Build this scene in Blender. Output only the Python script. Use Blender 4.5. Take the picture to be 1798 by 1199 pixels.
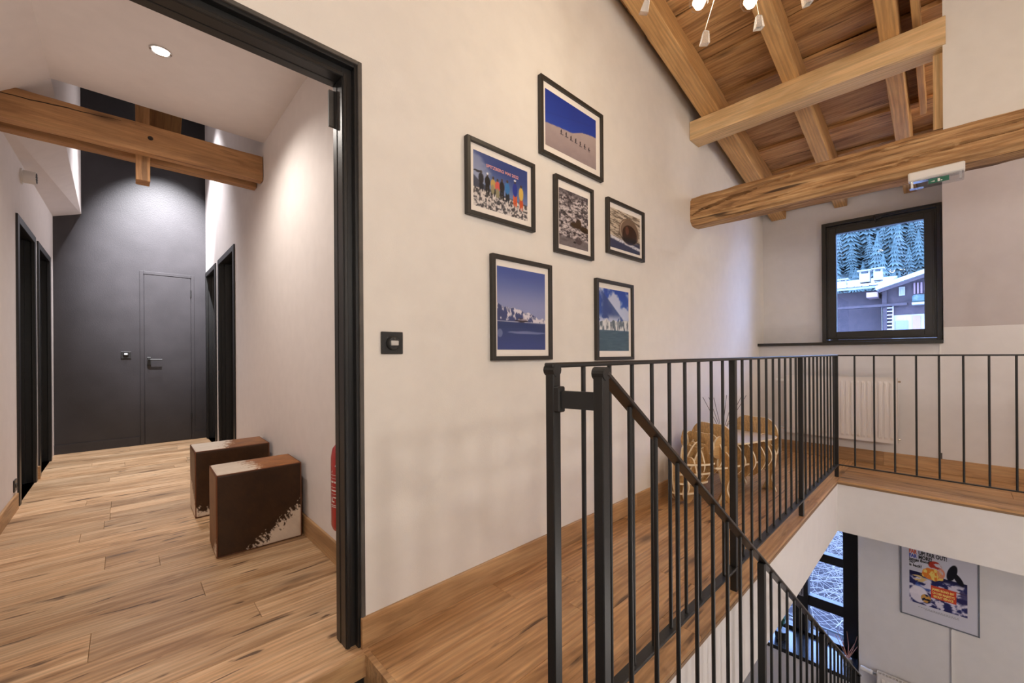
import bpy, bmesh, math, random
import numpy as np
from mathutils import Vector, Matrix, Euler
S = bpy.context.scene
for o in list(bpy.data.objects): bpy.data.objects.remove(o)
C = S.collection
random.seed(7)
PI = math.pi
# ------------------------------------------------------------------ camera
cd = bpy.data.cameras.new('camera'); cam = bpy.data.objects.new('camera', cd); C.objects.link(cam); S.camera = cam
cd.sensor_width = 36; cd.lens = 36*723.6/1798; cd.shift_y = (622.45-599.5)/1798
_a = math.radians(46.738); _r = math.radians(.4075)
fw = Vector((math.cos(_a), math.sin(_a), 0)); rt = Vector((math.sin(_a), -math.cos(_a), 0)); up = Vector((0, 0, 1))
r2 = rt*math.cos(_r)-up*math.sin(_r); u2 = rt*math.sin(_r)+up*math.cos(_r)
M = Matrix.Identity(4)
for i in range(3): M[i][0] = r2[i]; M[i][1] = u2[i]; M[i][2] = -fw[i]
M[2][3] = 1.03; cam.matrix_world = M
cd.clip_start = .02; cd.clip_end = 500
# ------------------------------------------------------------------ world, exposure
W = bpy.data.worlds.new('world'); S.world = W; W.use_nodes = True
bg = W.node_tree.nodes['Background']; bg.inputs[0].default_value = (.31, .49, 1.0, 1); bg.inputs[1].default_value = 22
S.view_settings.view_transform = 'Standard'; S.view_settings.look = 'None'
S.view_settings.exposure = 0.0; S.view_settings.gamma = 1; S.view_settings.use_curve_mapping = False
def lamp(name, loc, power, col, radius=.05, spot=None, aim=(0, 0, -1), blend=.6, parent=None):
    l = bpy.data.lights.new(name, 'SPOT' if spot else 'POINT'); l.energy = power; l.color = col; l.shadow_soft_size = radius
    if spot: l.spot_size = math.radians(spot); l.spot_blend = blend
    o = bpy.data.objects.new(name, l); C.objects.link(o); o.location = loc
    o.rotation_euler = Vector(aim).to_track_quat('-Z', 'Y').to_euler()
    if parent: o.parent = parent
    return o
WARM = (1, .85, .66); SOFT = (1, .93, .85); COOL = (.96, .95, 1)
P_BULB, P_FILL, P_HALL, P_WASH, P_LOW = 5.1, 50, 68, 3000, 45
# ------------------------------------------------------------------ materials
def nm(name):
    m = bpy.data.materials.new(name); m.use_nodes = True; t = m.node_tree; b = t.nodes['Principled BSDF']; return m, t, b
def lk(t, a, b): t.links.new(a, b)
def nd(t, typ, **kw):
    n = t.nodes.new(typ)
    for k, v in kw.items():
        if k in n.inputs: n.inputs[k].default_value = v
        else: setattr(n, k, v)
    return n
def plain(name, col, rough=.5, metal=0, bump=0, bs=200, var=0, spec=None, coat=0):
    m, t, b = nm(name)
    b.inputs['Base Color'].default_value = (*col, 1); b.inputs['Roughness'].default_value = rough; b.inputs['Metallic'].default_value = metal
    if spec is not None: b.inputs['Specular IOR Level'].default_value = spec
    if coat: b.inputs['Coat Weight'].default_value = coat
    tc = nd(t, 'ShaderNodeTexCoord'); n = nd(t, 'ShaderNodeTexNoise', Scale=bs, Detail=4.0); lk(t, tc.outputs['Object'], n.inputs['Vector'])
    if bump:
        bp = nd(t, 'ShaderNodeBump', Strength=bump, Distance=.002); lk(t, n.outputs['Fac'], bp.inputs['Height']); lk(t, bp.outputs[0], b.inputs['Normal'])
    if var:
        n2 = nd(t, 'ShaderNodeTexNoise', Scale=bs*.05, Detail=3.0); lk(t, tc.outputs['Object'], n2.inputs['Vector'])
        r = nd(t, 'ShaderNodeMapRange'); r.inputs[1].default_value = .3; r.inputs[2].default_value = .7; r.inputs[3].default_value = 1-var; r.inputs[4].default_value = 1+var
        lk(t, n2.outputs['Fac'], r.inputs[0])
        mx = nd(t, 'ShaderNodeVectorMath', operation='SCALE'); mx.inputs[0].default_value = col; lk(t, r.outputs[0], mx.inputs['Scale']); lk(t, mx.outputs[0], b.inputs['Base Color'])
    return m
def ramp(t, stops, interp='LINEAR'):
    r = nd(t, 'ShaderNodeValToRGB'); e = r.color_ramp; e.interpolation = interp
    while len(e.elements) < len(stops): e.elements.new(.5)
    for el, (p, c) in zip(e.elements, stops):
        el.position = p; el.color = (*c, 1) if not isinstance(c, (int, float)) else (c, c, c, 1)
    return r
def wood(name, dark, mid, light, rough=.5, crack=.5, knots=.5, bump=.3, tint=.18, fine=1.0, across=9, cf=1.5):
    """grain runs along the object's local X"""
    m, t, b = nm(name)
    tc = nd(t, 'ShaderNodeTexCoord'); oi = nd(t, 'ShaderNodeObjectInfo')
    off = nd(t, 'ShaderNodeVectorMath', operation='SCALE'); off.inputs[0].default_value = (37, 19, 53); lk(t, oi.outputs['Random'], off.inputs['Scale'])
    ad = nd(t, 'ShaderNodeVectorMath', operation='ADD'); lk(t, tc.outputs['Object'], ad.inputs[0]); lk(t, off.outputs[0], ad.inputs[1])
    def mp(s):
        n = nd(t, 'ShaderNodeMapping'); n.inputs['Scale'].default_value = s; lk(t, ad.outputs[0], n.inputs[0]); return n
    a = mp((1.1, across, across)); n1 = nd(t, 'ShaderNodeTexNoise', Scale=1.6, Detail=6.0, Roughness=.62, Distortion=.9); lk(t, a.outputs[0], n1.inputs['Vector'])
    f = mp((5*fine, 110*fine, 110*fine)); n2 = nd(t, 'ShaderNodeTexNoise', Scale=1.0, Detail=3.0, Roughness=.6, Distortion=.2); lk(t, f.outputs[0], n2.inputs['Vector'])
    g = mp((.55, 6, 6)); wv = nd(t, 'ShaderNodeTexWave', Scale=2.2, Distortion=7.0, Detail=3.0); wv.bands_direction = 'Y'; wv.inputs['Detail Scale'].default_value = 1.3; lk(t, g.outputs[0], wv.inputs['Vector'])
    r1 = ramp(t, [(.30, dark), (.5, mid), (.72, light)]); lk(t, n1.outputs['Fac'], r1.inputs[0])
    mr = nd(t, 'ShaderNodeMapRange'); mr.inputs[3].default_value = .80; mr.inputs[4].default_value = 1.10; mr.inputs[1].default_value = .3; mr.inputs[2].default_value = .7; lk(t, n2.outputs['Fac'], mr.inputs[0])
    mw = nd(t, 'ShaderNodeMapRange'); mw.inputs[3].default_value = .86; mw.inputs[4].default_value = 1.06; lk(t, wv.outputs['Fac'], mw.inputs[0])
    mt = nd(t, 'ShaderNodeMapRange'); mt.inputs[3].default_value = 1-tint; mt.inputs[4].default_value = 1+tint*.8; lk(t, oi.outputs['Random'], mt.inputs[0])
    p1 = nd(t, 'ShaderNodeMath', operation='MULTIPLY'); lk(t, mr.outputs[0], p1.inputs[0]); lk(t, mw.outputs[0], p1.inputs[1])
    p2 = nd(t, 'ShaderNodeMath', operation='MULTIPLY'); lk(t, p1.outputs[0], p2.inputs[0]); lk(t, mt.outputs[0], p2.inputs[1])
    sc = nd(t, 'ShaderNodeVectorMath', operation='SCALE'); lk(t, r1.outputs[0], sc.inputs[0]); lk(t, p2.outputs[0], sc.inputs['Scale'])
    # cracks: thin dark streaks along the grain
    c = mp((cf, 22, 22)); n3 = nd(t, 'ShaderNodeTexNoise', Scale=1.3, Detail=2.0, Roughness=.5, Distortion=.5); lk(t, c.outputs[0], n3.inputs['Vector'])
    r3 = ramp(t, [(.29, 1.0), (.36, 0.0)]); lk(t, n3.outputs['Fac'], r3.inputs[0])
    k = mp((1.6, 5.2, 5.2)); vo = nd(t, 'ShaderNodeTexVoronoi', Scale=1.0); lk(t, k.outputs[0], vo.inputs['Vector'])
    r4 = ramp(t, [(.04, 1.0), (.13, .35), (.2, 0.0)]); lk(t, vo.outputs['Distance'], r4.inputs[0])
    mm = nd(t, 'ShaderNodeMath', operation='MULTIPLY'); mm.inputs[1].default_value = crack; lk(t, r3.outputs[0], mm.inputs[0])
    mk = nd(t, 'ShaderNodeMath', operation='MULTIPLY'); mk.inputs[1].default_value = knots; lk(t, r4.outputs[0], mk.inputs[0])
    mx = nd(t, 'ShaderNodeMath', operation='MAXIMUM'); lk(t, mm.outputs[0], mx.inputs[0]); lk(t, mk.outputs[0], mx.inputs[1])
    fin = nd(t, 'ShaderNodeMix', data_type='RGBA'); lk(t, mx.outputs[0], fin.inputs[0]); lk(t, sc.outputs[0], fin.inputs[6]); fin.inputs[7].default_value = (dark[0]*.22, dark[1]*.2, dark[2]*.2, 1)
    lk(t, fin.outputs[2], b.inputs['Base Color']); b.inputs['Roughness'].default_value = rough
    h = nd(t, 'ShaderNodeMath', operation='SUBTRACT'); lk(t, n2.outputs['Fac'], h.inputs[0]); lk(t, mx.outputs[0], h.inputs[1])
    bp = nd(t, 'ShaderNodeBump', Strength=bump, Distance=.003); lk(t, h.outputs[0], bp.inputs['Height']); lk(t, bp.outputs[0], b.inputs['Normal'])
    return m
def vcol(name, rough=.5, spec=.3):
    m, t, b = nm(name); a = nd(t, 'ShaderNodeVertexColor'); a.layer_name = 'Col'; lk(t, a.outputs[0], b.inputs['Base Color']); b.inputs['Roughness'].default_value = rough
    b.inputs['Specular IOR Level'].default_value = spec; return m
def glass(name, tint=(1, 1, 1), refl=1.0):
    m = bpy.data.materials.new(name); m.use_nodes = True; t = m.node_tree; t.nodes.remove(t.nodes['Principled BSDF'])
    tr = nd(t, 'ShaderNodeBsdfTransparent'); tr.inputs[0].default_value = (*tint, 1); gl = nd(t, 'ShaderNodeBsdfGlossy'); gl.inputs['Roughness'].default_value = .0
    fr = nd(t, 'ShaderNodeFresnel', IOR=1.45); mu = nd(t, 'ShaderNodeMath', operation='MULTIPLY'); mu.inputs[1].default_value = refl; ge = nd(t, 'ShaderNodeNewGeometry'); om = nd(t, 'ShaderNodeMath', operation='SUBTRACT'); om.inputs[0].default_value = 1; lk(t, ge.outputs['Backfacing'], om.inputs[1]); m2 = nd(t, 'ShaderNodeMath', operation='MULTIPLY'); lk(t, fr.outputs[0], m2.inputs[0]); lk(t, om.outputs[0], m2.inputs[1]); lk(t, m2.outputs[0], mu.inputs[0])
    mx = nd(t, 'ShaderNodeMixShader'); lk(t, mu.outputs[0], mx.inputs[0]); lk(t, tr.outputs[0], mx.inputs[1]); lk(t, gl.outputs[0], mx.inputs[2]); lk(t, mx.outputs[0], t.nodes['Material Output'].inputs[0]); return m
def emit(name, col, st):
    m, t, b = nm(name); b.inputs['Emission Color'].default_value = (*col, 1); b.inputs['Emission Strength'].default_value = st; b.inputs['Base Color'].default_value = (*col, 1); return m
M_wall = plain('cream_plaster', (.79, .745, .68), .85, bump=.25, bs=260, var=.02)
M_white = plain('white_plaster', (.74, .71, .695), .85, bump=.2, bs=240, var=.02)
M_hall = plain('hall_plaster', (.80, .74, .715), .85, bump=.2, bs=240, var=.02)
M_dark = plain('black_wall_paint', (.036, .033, .036), .4, bump=.35, bs=90, var=.12)
M_blk = plain('black_steel', (.014, .0135, .013), .38, bump=.12, bs=120, var=.1, spec=.5)
M_frm = plain('black_lacquered_frame', (.012, .012, .012), .4, bump=.1, bs=150, var=.1)
M_edge = plain('weathered_steel_edge', (.09, .08, .07), .6, bump=.3, bs=300, var=.2)
M_rail = plain('dark_bronze_steel', (.030, .022, .018), .34, bump=.1, bs=150, var=.15, spec=.6)
M_floor = wood('pale_oak_floor', (.42, .23, .105), (.68, .43, .235), (.84, .60, .37), .42, crack=.9, knots=.7, bump=.18, tint=.21, cf=3.6, across=7.5)
M_land = wood('honey_oak_floor', (.33, .165, .06), (.56, .31, .135), (.68, .42, .205), .38, crack=.85, knots=.8, bump=.18, tint=.13, cf=2.2)
M_base = wood('oak_skirting', (.33, .18, .08), (.50, .29, .135), (.60, .38, .19), .45, crack=.3, knots=.3, bump=.12, tint=.08)
M_pine = wood('planed_pine', (.70, .44, .20), (.78, .52, .26), (.84, .60, .33), .55, crack=.10, knots=.6, bump=.15, tint=.05, across=5)
M_raft = wood('orange_pine', (.53, .285, .105), (.61, .345, .135), (.67, .405, .175), .55, crack=.12, knots=.55, bump=.15, tint=.06, across=5)
M_board = wood('roof_board_pine', (.28, .13, .045), (.56, .295, .115), (.70, .41, .175), .65, crack=.65, knots=.9, bump=.4, tint=.16)
M_rust = wood('hewn_old_timber', (.17, .08, .03), (.46, .25, .105), (.74, .50, .25), .75, crack=.9, knots=.3, bump=.9, tint=0, across=18)
M_hbeam = wood('aged_pine', (.34, .165, .065), (.50, .26, .11), (.60, .34, .15), .6, crack=.45, knots=.9, bump=.3, tint=.08, across=6)
M_ply = wood('plywood_face', (.44, .245, .09), (.60, .37, .15), (.70, .46, .21), .5, crack=.1, knots=.3, bump=.1, tint=.1, across=7)
M_plye = plain('plywood_edge', (.86, .72, .50), .6, bump=.2, bs=400)
M_rad = plain('white_radiator_enamel', (.80, .75, .71), .35, bump=.03)
M_wplas = plain('white_plastic', (.80, .78, .75), .4, bump=.03)
M_bplas = plain('black_plastic', (.02, .02, .02), .35, bump=.05)
M_mat = plain('white_mount_card', (.86, .80, .73), .8, bump=.05)
M_print = vcol('photo_print', .35); M_hide = vcol('cowhide', .45, .35)
M_pane = glass('window_glass', (.98, .99, 1)); M_fglass = glass('picture_glass', (1, 1, 1), .12); M_bulbg = glass('bulb_glass', (1, .97, .9), 1.0)
M_chrome = plain('chrome', (.7, .7, .7), .2, 1)
M_gold = plain('brass_wire', (.75, .55, .3), .3, 1)
M_red = plain('red_enamel', (.42, .012, .016), .3, bump=.03, coat=.3)
M_wtxt = plain('white_ink', (.8, .78, .75), .6)
M_green = plain('exit_green', (.005, .12, .07), .5)
M_bulb = emit('glowing_filament', (1, .93, .82), 3.0); M_spot = emit('spot_led', (1, .93, .85), 12)
M_tread = plain('black_stair_tread', (.012, .012, .012), .7, bump=.4, bs=300)
M_snow = plain('snowy_slate', (.30, .29, .27), .8, bump=.3, bs=20, var=.08)
M_chalet = wood('dark_chalet_boards', (.014, .007, .008), (.028, .014, .015), (.044, .023, .023), .8, crack=.2, knots=.1, bump=.2, tint=.1, fine=.1, across=3)
M_stone = plain('pale_render', (.21, .19, .17), .9, bump=.2, bs=20, var=.1)
def leafmat():
    m, t, b = nm('frosted_needles'); tc = nd(t, 'ShaderNodeTexCoord'); oi = nd(t, 'ShaderNodeObjectInfo')
    n = nd(t, 'ShaderNodeTexNoise', Scale=1.6, Detail=5.0, Roughness=.7); lk(t, tc.outputs['Object'], n.inputs['Vector'])
    r = ramp(t, [(.36, (.020, .038, .033)), (.55, (.044, .068, .060)), (.72, (.12, .13, .12))]); ad = nd(t, 'ShaderNodeMath', operation='MULTIPLY_ADD'); lk(t, oi.outputs['Random'], ad.inputs[0]); ad.inputs[1].default_value = .14; lk(t, n.outputs['Fac'], ad.inputs[2])
    sb = nd(t, 'ShaderNodeMath', operation='SUBTRACT'); lk(t, ad.outputs[0], sb.inputs[0]); sb.inputs[1].default_value = .05; lk(t, sb.outputs[0], r.inputs[0]); lk(t, r.outputs[0], b.inputs['Base Color']); b.inputs['Roughness'].default_value = .9; return m
M_tree = leafmat(); M_trunk = plain('bark', (.10, .08, .09), .9)
M_hill = plain('frosted_hillside', (.05, .07, .065), .95, bump=.5, bs=2, var=.4); M_ground = plain('snowy_ground', (.55, .58, .62), .95, bump=.4, bs=6, var=.2)
M_twig = plain('frosted_twigs', (.23, .20, .18), .8, var=.3, bs=60); M_leaf = plain('dark_green_leaf', (.03, .10, .05), .5, var=.2, bs=60)
# ------------------------------------------------------------------ helpers
def link(name, me, mat=None, parent=None, kind=None):
    if mat is not None:
        for q in (mat if isinstance(mat, (list, tuple)) else [mat]): me.materials.append(q)
    o = bpy.data.objects.new(name, me); C.objects.link(o)
    if parent is not None: o.parent = parent
    if kind: o['kind'] = kind
    return o
def tag(o, label, cat, group=None, kind=None):
    o['label'] = label; o['category'] = cat
    if group: o['group'] = group
    if kind: o['kind'] = kind
    return o
def thing(name, label, cat, loc=(0, 0, 0), rz=0, group=None):
    o = bpy.data.objects.new(name, None); o.empty_display_size = .05; C.objects.link(o); o.location = loc; o.rotation_euler = (0, 0, rz)
    return tag(o, label, cat, group)
class MB:
    def __init__(s): s.v = []; s.f = []; s.m = []
    def add(s, vs, fs, mi=0):
        k = len(s.v); s.v += [tuple(v) for v in vs]; s.f += [tuple(i+k for i in f) for f in fs]; s.m += [mi]*len(fs); return s
    def box(s, x0, x1, y0, y1, z0, z1, mi=0, ch=0):
        if x0 > x1: x0, x1 = x1, x0
        if y0 > y1: y0, y1 = y1, y0
        if z0 > z1: z0, z1 = z1, z0
        if not ch:
            return s.add([(x0,y0,z0),(x1,y0,z0),(x1,y1,z0),(x0,y1,z0),(x0,y0,z1),(x1,y0,z1),(x1,y1,z1),(x0,y1,z1)],
                  [(0,3,2,1),(4,5,6,7),(0,1,5,4),(1,2,6,5),(2,3,7,6),(3,0,4,7)], mi)
        bm = bmesh.new(); bmesh.ops.create_cube(bm, size=1)
        for v in bm.verts: v.co = Vector(((x0+x1)/2+v.co.x*(x1-x0), (y0+y1)/2+v.co.y*(y1-y0), (z0+z1)/2+v.co.z*(z1-z0)))
        bmesh.ops.bevel(bm, geom=bm.edges[:], offset=ch, segments=1, affect='EDGES')
        bm.verts.index_update(); s.add([v.co[:] for v in bm.verts], [[v.index for v in f.verts] for f in bm.faces], mi); bm.free(); return s
    def prism(s, poly, ax, a, b, mi=0, side=None):
        """poly in the plane normal to axis ax (0: y,z  1: x,z  2: x,y)"""
        n = len(poly)
        def P(p, q): return {0: (q, p[0], p[1]), 1: (p[0], q, p[1]), 2: (p[0], p[1], q)}[ax]
        vs = [P(p, a) for p in poly]+[P(p, b) for p in poly]
        s.add(vs, [tuple(range(n))[::-1], tuple(range(n, 2*n))], mi)
        k = len(s.v)-2*n
        for i in range(n):
            j = (i+1) % n; s.f.append((k+i, k+j, k+n+j, k+n+i)); s.m.append(mi if side is None else side)
        return s
    def tube(s, pts, r, n=8, mi=0, cap=True):
        pts = [Vector(p) for p in pts]; R = r if isinstance(r, (list, tuple)) else [r]*len(pts); k = len(s.v); ref = None
        for i, p in enumerate(pts):
            d = (pts[min(i+1, len(pts)-1)]-pts[max(i-1, 0)]).normalized()
            if ref is None: ref = Vector((0, 0, 1)) if abs(d.z) < .9 else Vector((1, 0, 0))
            u = d.cross(ref).normalized(); w = d.cross(u)
            for j in range(n):
                a = 2*PI*j/n; s.v.append(tuple(p+u*math.cos(a)*R[i]+w*math.sin(a)*R[i]))
        for i in range(len(pts)-1):
            for j in range(n):
                s.f.append((k+i*n+j, k+i*n+(j+1) % n, k+(i+1)*n+(j+1) % n, k+(i+1)*n+j)); s.m.append(mi)
        if cap: s.f.append(tuple(range(k, k+n))); s.m.append(mi); s.f.append(tuple(range(k+(len(pts)-1)*n, k+len(pts)*n))[::-1]); s.m.append(mi)
        return s
    def lathe(s, prof, c=(0, 0, 0), n=20, mi=0):
        k = len(s.v)
        for r, z in prof:
            for j in range(n): s.v.append((c[0]+r*math.cos(2*PI*j/n), c[1]+r*math.sin(2*PI*j/n), c[2]+z))
        for i in range(len(prof)-1):
            for j in range(n): s.f.append((k+i*n+j, k+i*n+(j+1) % n, k+(i+1)*n+(j+1) % n, k+(i+1)*n+j)); s.m.append(mi)
        s.f.append(tuple(range(k, k+n))[::-1]); s.m.append(mi); s.f.append(tuple(range(k+(len(prof)-1)*n, k+len(prof)*n))); s.m.append(mi)
        return s
    def mesh(s, name, smooth=False):
        me = bpy.data.meshes.new(name); me.from_pydata(s.v, [], s.f); me.polygons.foreach_set('material_index', s.m)
        if smooth: me.polygons.foreach_set('use_smooth', [True]*len(s.f))
        bm = bmesh.new(); bm.from_mesh(me); bmesh.ops.recalc_face_normals(bm, faces=bm.faces[:]); bm.to_mesh(me); bm.free()
        if smooth: me.set_sharp_from_angle(angle=math.radians(40))
        return me
    def build(s, name, mat, parent=None, kind=None, smooth=False): return link(name, s.mesh(name, smooth), mat, parent, kind)
def mat_of(p, xdir, zdir=(0, 0, 1)):
    x = Vector(xdir).normalized(); z = Vector(zdir); y = z.cross(x).normalized(); z = x.cross(y)
    m = Matrix.Identity(4)
    for i in range(3): m[i][0] = x[i]; m[i][1] = y[i]; m[i][2] = z[i]; m[i][3] = p[i]
    return m
def frame_obj(o, p, xdir, zdir=(0, 0, 1)):
    l, q, s_ = mat_of(p, xdir, zdir).decompose(); o.rotation_mode = 'QUATERNION'; o.location = l; o.rotation_quaternion = q; return o
def piece(name, mat, p, xdir, L, w, h, parent=None, ch=.0015, zdir=(0, 0, 1)):
    """a straight piece of timber: its local X is its length"""
    return frame_obj(MB().box(-L/2, L/2, -w/2, w/2, -h/2, h/2, ch=ch).build(name, mat, parent), p, xdir, zdir)
def noise1(x, seed=0):
    return sum(math.sin(x*f+seed*k*1.7+k)*a for k, (f, a) in enumerate(((2.1, .5), (5.3, .3), (11.7, .2), (23.1, .12))))
def hewn(name, mat, p, xdir, L, w, h, amp=.012, ns=60, parent=None, seed=1, nr=4, zdir=(0, 0, 1), taper=0, ch=.1):
    """irregular hewn timber, local X along it, flats and rounded arrises that wander"""
    k = ch; prof = []
    cs = [(-1, -1), (1, -1), (1, 1), (-1, 1)]
    for i in range(4):
        a = cs[i]; b = cs[(i+1) % 4]
        for q in range(nr+1):
            t = k+(1-2*k)*q/nr; prof.append((a[0]+(b[0]-a[0])*t*1.0, a[1]+(b[1]-a[1])*t))
    n = len(prof); vs = []; fs = []; rr = random.Random(seed)
    ph = [rr.uniform(0, 9) for _ in prof]
    for i in range(ns+1):
        x = -L/2+L*i/ns; tp = 1+taper*(i/ns-.5)
        bow = amp*.6*noise1(x*.8, seed+3); bow2 = amp*.6*noise1(x*.9, seed+7)
        for j, (a, b) in enumerate(prof):
            d = amp*noise1(x*1.4+ph[j//(nr+1)]*1.0, seed+j//(nr+1))+amp*.35*noise1(x*5+ph[j], seed+j)
            vs.append((x, a*(w/2*tp)*(1+d/(w/2))+bow, b*(h/2*tp)*(1+d/(h/2))+bow2))
    for i in range(ns):
        for j in range(n): fs.append((i*n+j, i*n+(j+1) % n, (i+1)*n+(j+1) % n, (i+1)*n+j))
    fs.append(tuple(range(n))[::-1]); fs.append(tuple(range(ns*n, ns*n+n)))
    mb = MB().add(vs, fs); return frame_obj(mb.build(name, mat, parent, smooth=True), p, xdir, zdir)
def slabs(mb, ax, a, b, U, V, holes):
    """wall normal to axis ax (0 or 1) between a and b, over U x V (V is z), less the holes (u0,u1,v0,v1)"""
    us = sorted({U[0], U[1], *[h[0] for h in holes], *[h[1] for h in holes]}); vs = sorted({V[0], V[1], *[h[2] for h in holes], *[h[3] for h in holes]})
    for i in range(len(us)-1):
        run = None
        for j in range(len(vs)-1):
            cu = (us[i]+us[i+1])/2; cv = (vs[j]+vs[j+1])/2
            if not (U[0] < cu < U[1] and V[0] < cv < V[1]) or any(h[0] < cu < h[1] and h[2] < cv < h[3] for h in holes): continue
            if ax == 0: mb.box(a, b, us[i], us[i+1], vs[j], vs[j+1])
            else: mb.box(us[i], us[i+1], a, b, vs[j], vs[j+1])
    return mb
def smap(a):
    a = np.clip(a, 0, 1); return np.where(a <= .04045, a/12.92, ((a+.055)/1.055)**2.4)
def vnoise(x, y, seed=0):
    r = np.random.RandomState(seed).rand(64, 64); xi = np.floor(x).astype(int); yi = np.floor(y).astype(int); fx = x-xi; fy = y-yi
    fx = fx*fx*(3-2*fx); fy = fy*fy*(3-2*fy); g = lambda i, j: r[i % 64, j % 64]
    return (g(xi, yi)*(1-fx)+g(xi+1, yi)*fx)*(1-fy)+(g(xi, yi+1)*(1-fx)+g(xi+1, yi+1)*fx)*fy
def fbm(x, y, seed=0, o=4):
    s = 0; a = .5; t = 0
    for k in range(o): s = s+a*vnoise(x*2**k+k*7.3, y*2**k+k*3.1, seed+k); t += a; a *= .5
    return s/t
def setcol(me, cols):
    a = me.color_attributes.new('Col', 'FLOAT_COLOR', 'POINT'); c = np.ones((len(me.vertices), 4), 'f'); c[:, :3] = cols; a.data.foreach_set('color', c.ravel())
def print_mesh(name, w, h, nx, ny, fn, mat, parent, loc, xdir, thick=.0008):
    """flat printed sheet: local x right, z up, facing local -y"""
    u, v = np.meshgrid(np.linspace(0, 1, nx+1), np.linspace(0, 1, ny+1)); u = u.ravel(); v = v.ravel()
    vs = np.stack([(u-.5)*w, np.zeros_like(u), (v-.5)*h], 1); i, j = np.meshgrid(np.arange(nx), np.arange(ny)); k = (j*(nx+1)+i).ravel()
    fs = np.stack([k, k+1, k+nx+2, k+nx+1], 1)
    me = bpy.data.meshes.new(name); me.from_pydata(vs.tolist(), [], fs.tolist()); setcol(me, smap(np.array(fn(u, v)).T/255.))
    o = link(name, me, mat, parent); frame_obj(o, loc, xdir); return o
def text(name, body, size, mat, parent, loc, xdir, bold=0, sx=1, align='LEFT', ext=.0003, shear=0, fitw=None):
    c = bpy.data.curves.new(name, 'FONT'); c.body = body; c.size = size; c.offset = bold; c.extrude = ext; c.align_x = align; c.shear = shear; c.resolution_u = 3
    t = bpy.data.objects.new(name, c); C.objects.link(t); dg = bpy.context.evaluated_depsgraph_get(); me = bpy.data.meshes.new_from_object(t.evaluated_get(dg))
    bpy.data.objects.remove(t)
    if fitw: xs_ = [v.co.x for v in me.vertices]; sx = fitw/(max(xs_)-min(xs_))
    me.transform(Matrix.Diagonal((sx, 1, 1, 1))); me.transform(Matrix.Rotation(PI/2, 4, 'X'))
    me.materials.clear(); o = link(name, me, mat, parent); frame_obj(o, loc, xdir); return o

# =================================================================== STRUCTURE
WY = 1.425; FLX = .62           # picture wall face, landing's left edge
RZ = lambda x: 2.71+.187*(5.164-x)   # underside of the roof boards
# --- walls
slabs(MB(), 1, WY, WY+.13, (-1.5, 5.6), (-.02, 4.3), [(-.48, .618, -.02, 2.066)]).build('wall_pictures', M_wall, kind='structure')
slabs(MB(), 0, .765, .90, (WY+.13, 6.55), (-.02, 4.3), [(4.62, 5.52, 0, 2.08), (5.70, 6.46, 0, 2.08)]).build('wall_hall_right', M_hall, kind='structure')
slabs(MB(), 0, -.68, -.545, (WY+.13, 6.55), (-.02, 4.3), [(4.45, 5.24, 0, 2.03), (5.40, 6.20, 0, 2.03)]).build('wall_hall_left', M_hall, kind='structure')
MB().box(-.7, .95, 6.51, 6.65, -.02, 4.3).build('wall_hall_end', M_dark, kind='structure')
# bulkhead under the eaves along the hall's left side
b = MB(); y0, y1 = 3.49, 6.51
b.add([(-.545, y0, 2.42), (-.295, y0, 2.615), (-.295, y0, 4.3), (-.545, y0, 4.3), (-.545, y1, 2.53), (-.335, y1, 2.60), (-.335, y1, 4.3), (-.545, y1, 4.3)],
      [(0, 1, 2, 3), (4, 7, 6, 5), (0, 4, 5, 1), (1, 5, 6, 2), (2, 6, 7, 3), (3, 7, 4, 0)])
b.add([(-.545, 1.56, 2.38), (-.285, 1.56, 2.617), (-.545, 1.56, 2.617), (-.545, 3.49, 2.42), (-.295, 3.49, 2.617), (-.545, 3.49, 2.617)], [(0, 1, 2), (3, 5, 4), (0, 3, 4, 1), (1, 4, 5, 2), (2, 5, 3, 0)])
b.build('wall_bulkhead', M_hall, kind='structure')
MB().box(-.545, .765, WY+.13, 3.49, 2.616, 2.72).build('ceiling_hall', M_hall, kind='structure')
MB().box(-1.45, 5.7, WY+.10, 6.6, 4.3, 4.4).build('ceiling_attic', M_dark, kind='structure')
# window wall of the upper landing (recessed above the sill), deep outer leaf
slabs(MB(), 0, 5.2, 5.5, (-2.2, 2.0), (1.10, 3.2), [(.05, .875, 1.13, 2.31)]).build('wall_window', M_white, kind='structure')
MB().box(5.05, 5.5, -2.2, 2.0, -.406, 1.10).box(5.05, 5.2, -2.2, .036, 1.10, 1.235).build('wall_knee', M_white, kind='structure')
MB().prism([(5.05, 1.235), (5.19, 1.235), (5.19, 3.0), (4.50, 3.0), (4.52, 2.8)], 1, -2.2, .036).build('wall_slope', plain('shaded_slope_plaster', (.62, .56, .545), .85, bump=.2, bs=240, var=.02), kind='structure')  # darker pink shade of the downward-tilted face is put into its colour
MB().box(3.34, 3.44, -1.35, .020, 2.26, 3.3).build('wall_gable', M_wall, kind='structure')
# rooms behind the camera: closing walls
MB().box(-1.5, 5.6, -2.3, -2.2, -2.9, 4.3).build('wall_stair_side', M_white, kind='structure')
MB().box(-1.6, -1.5, -2.3, 6.6, -2.9, 4.3).build('wall_behind', M_white, kind='structure')
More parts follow.
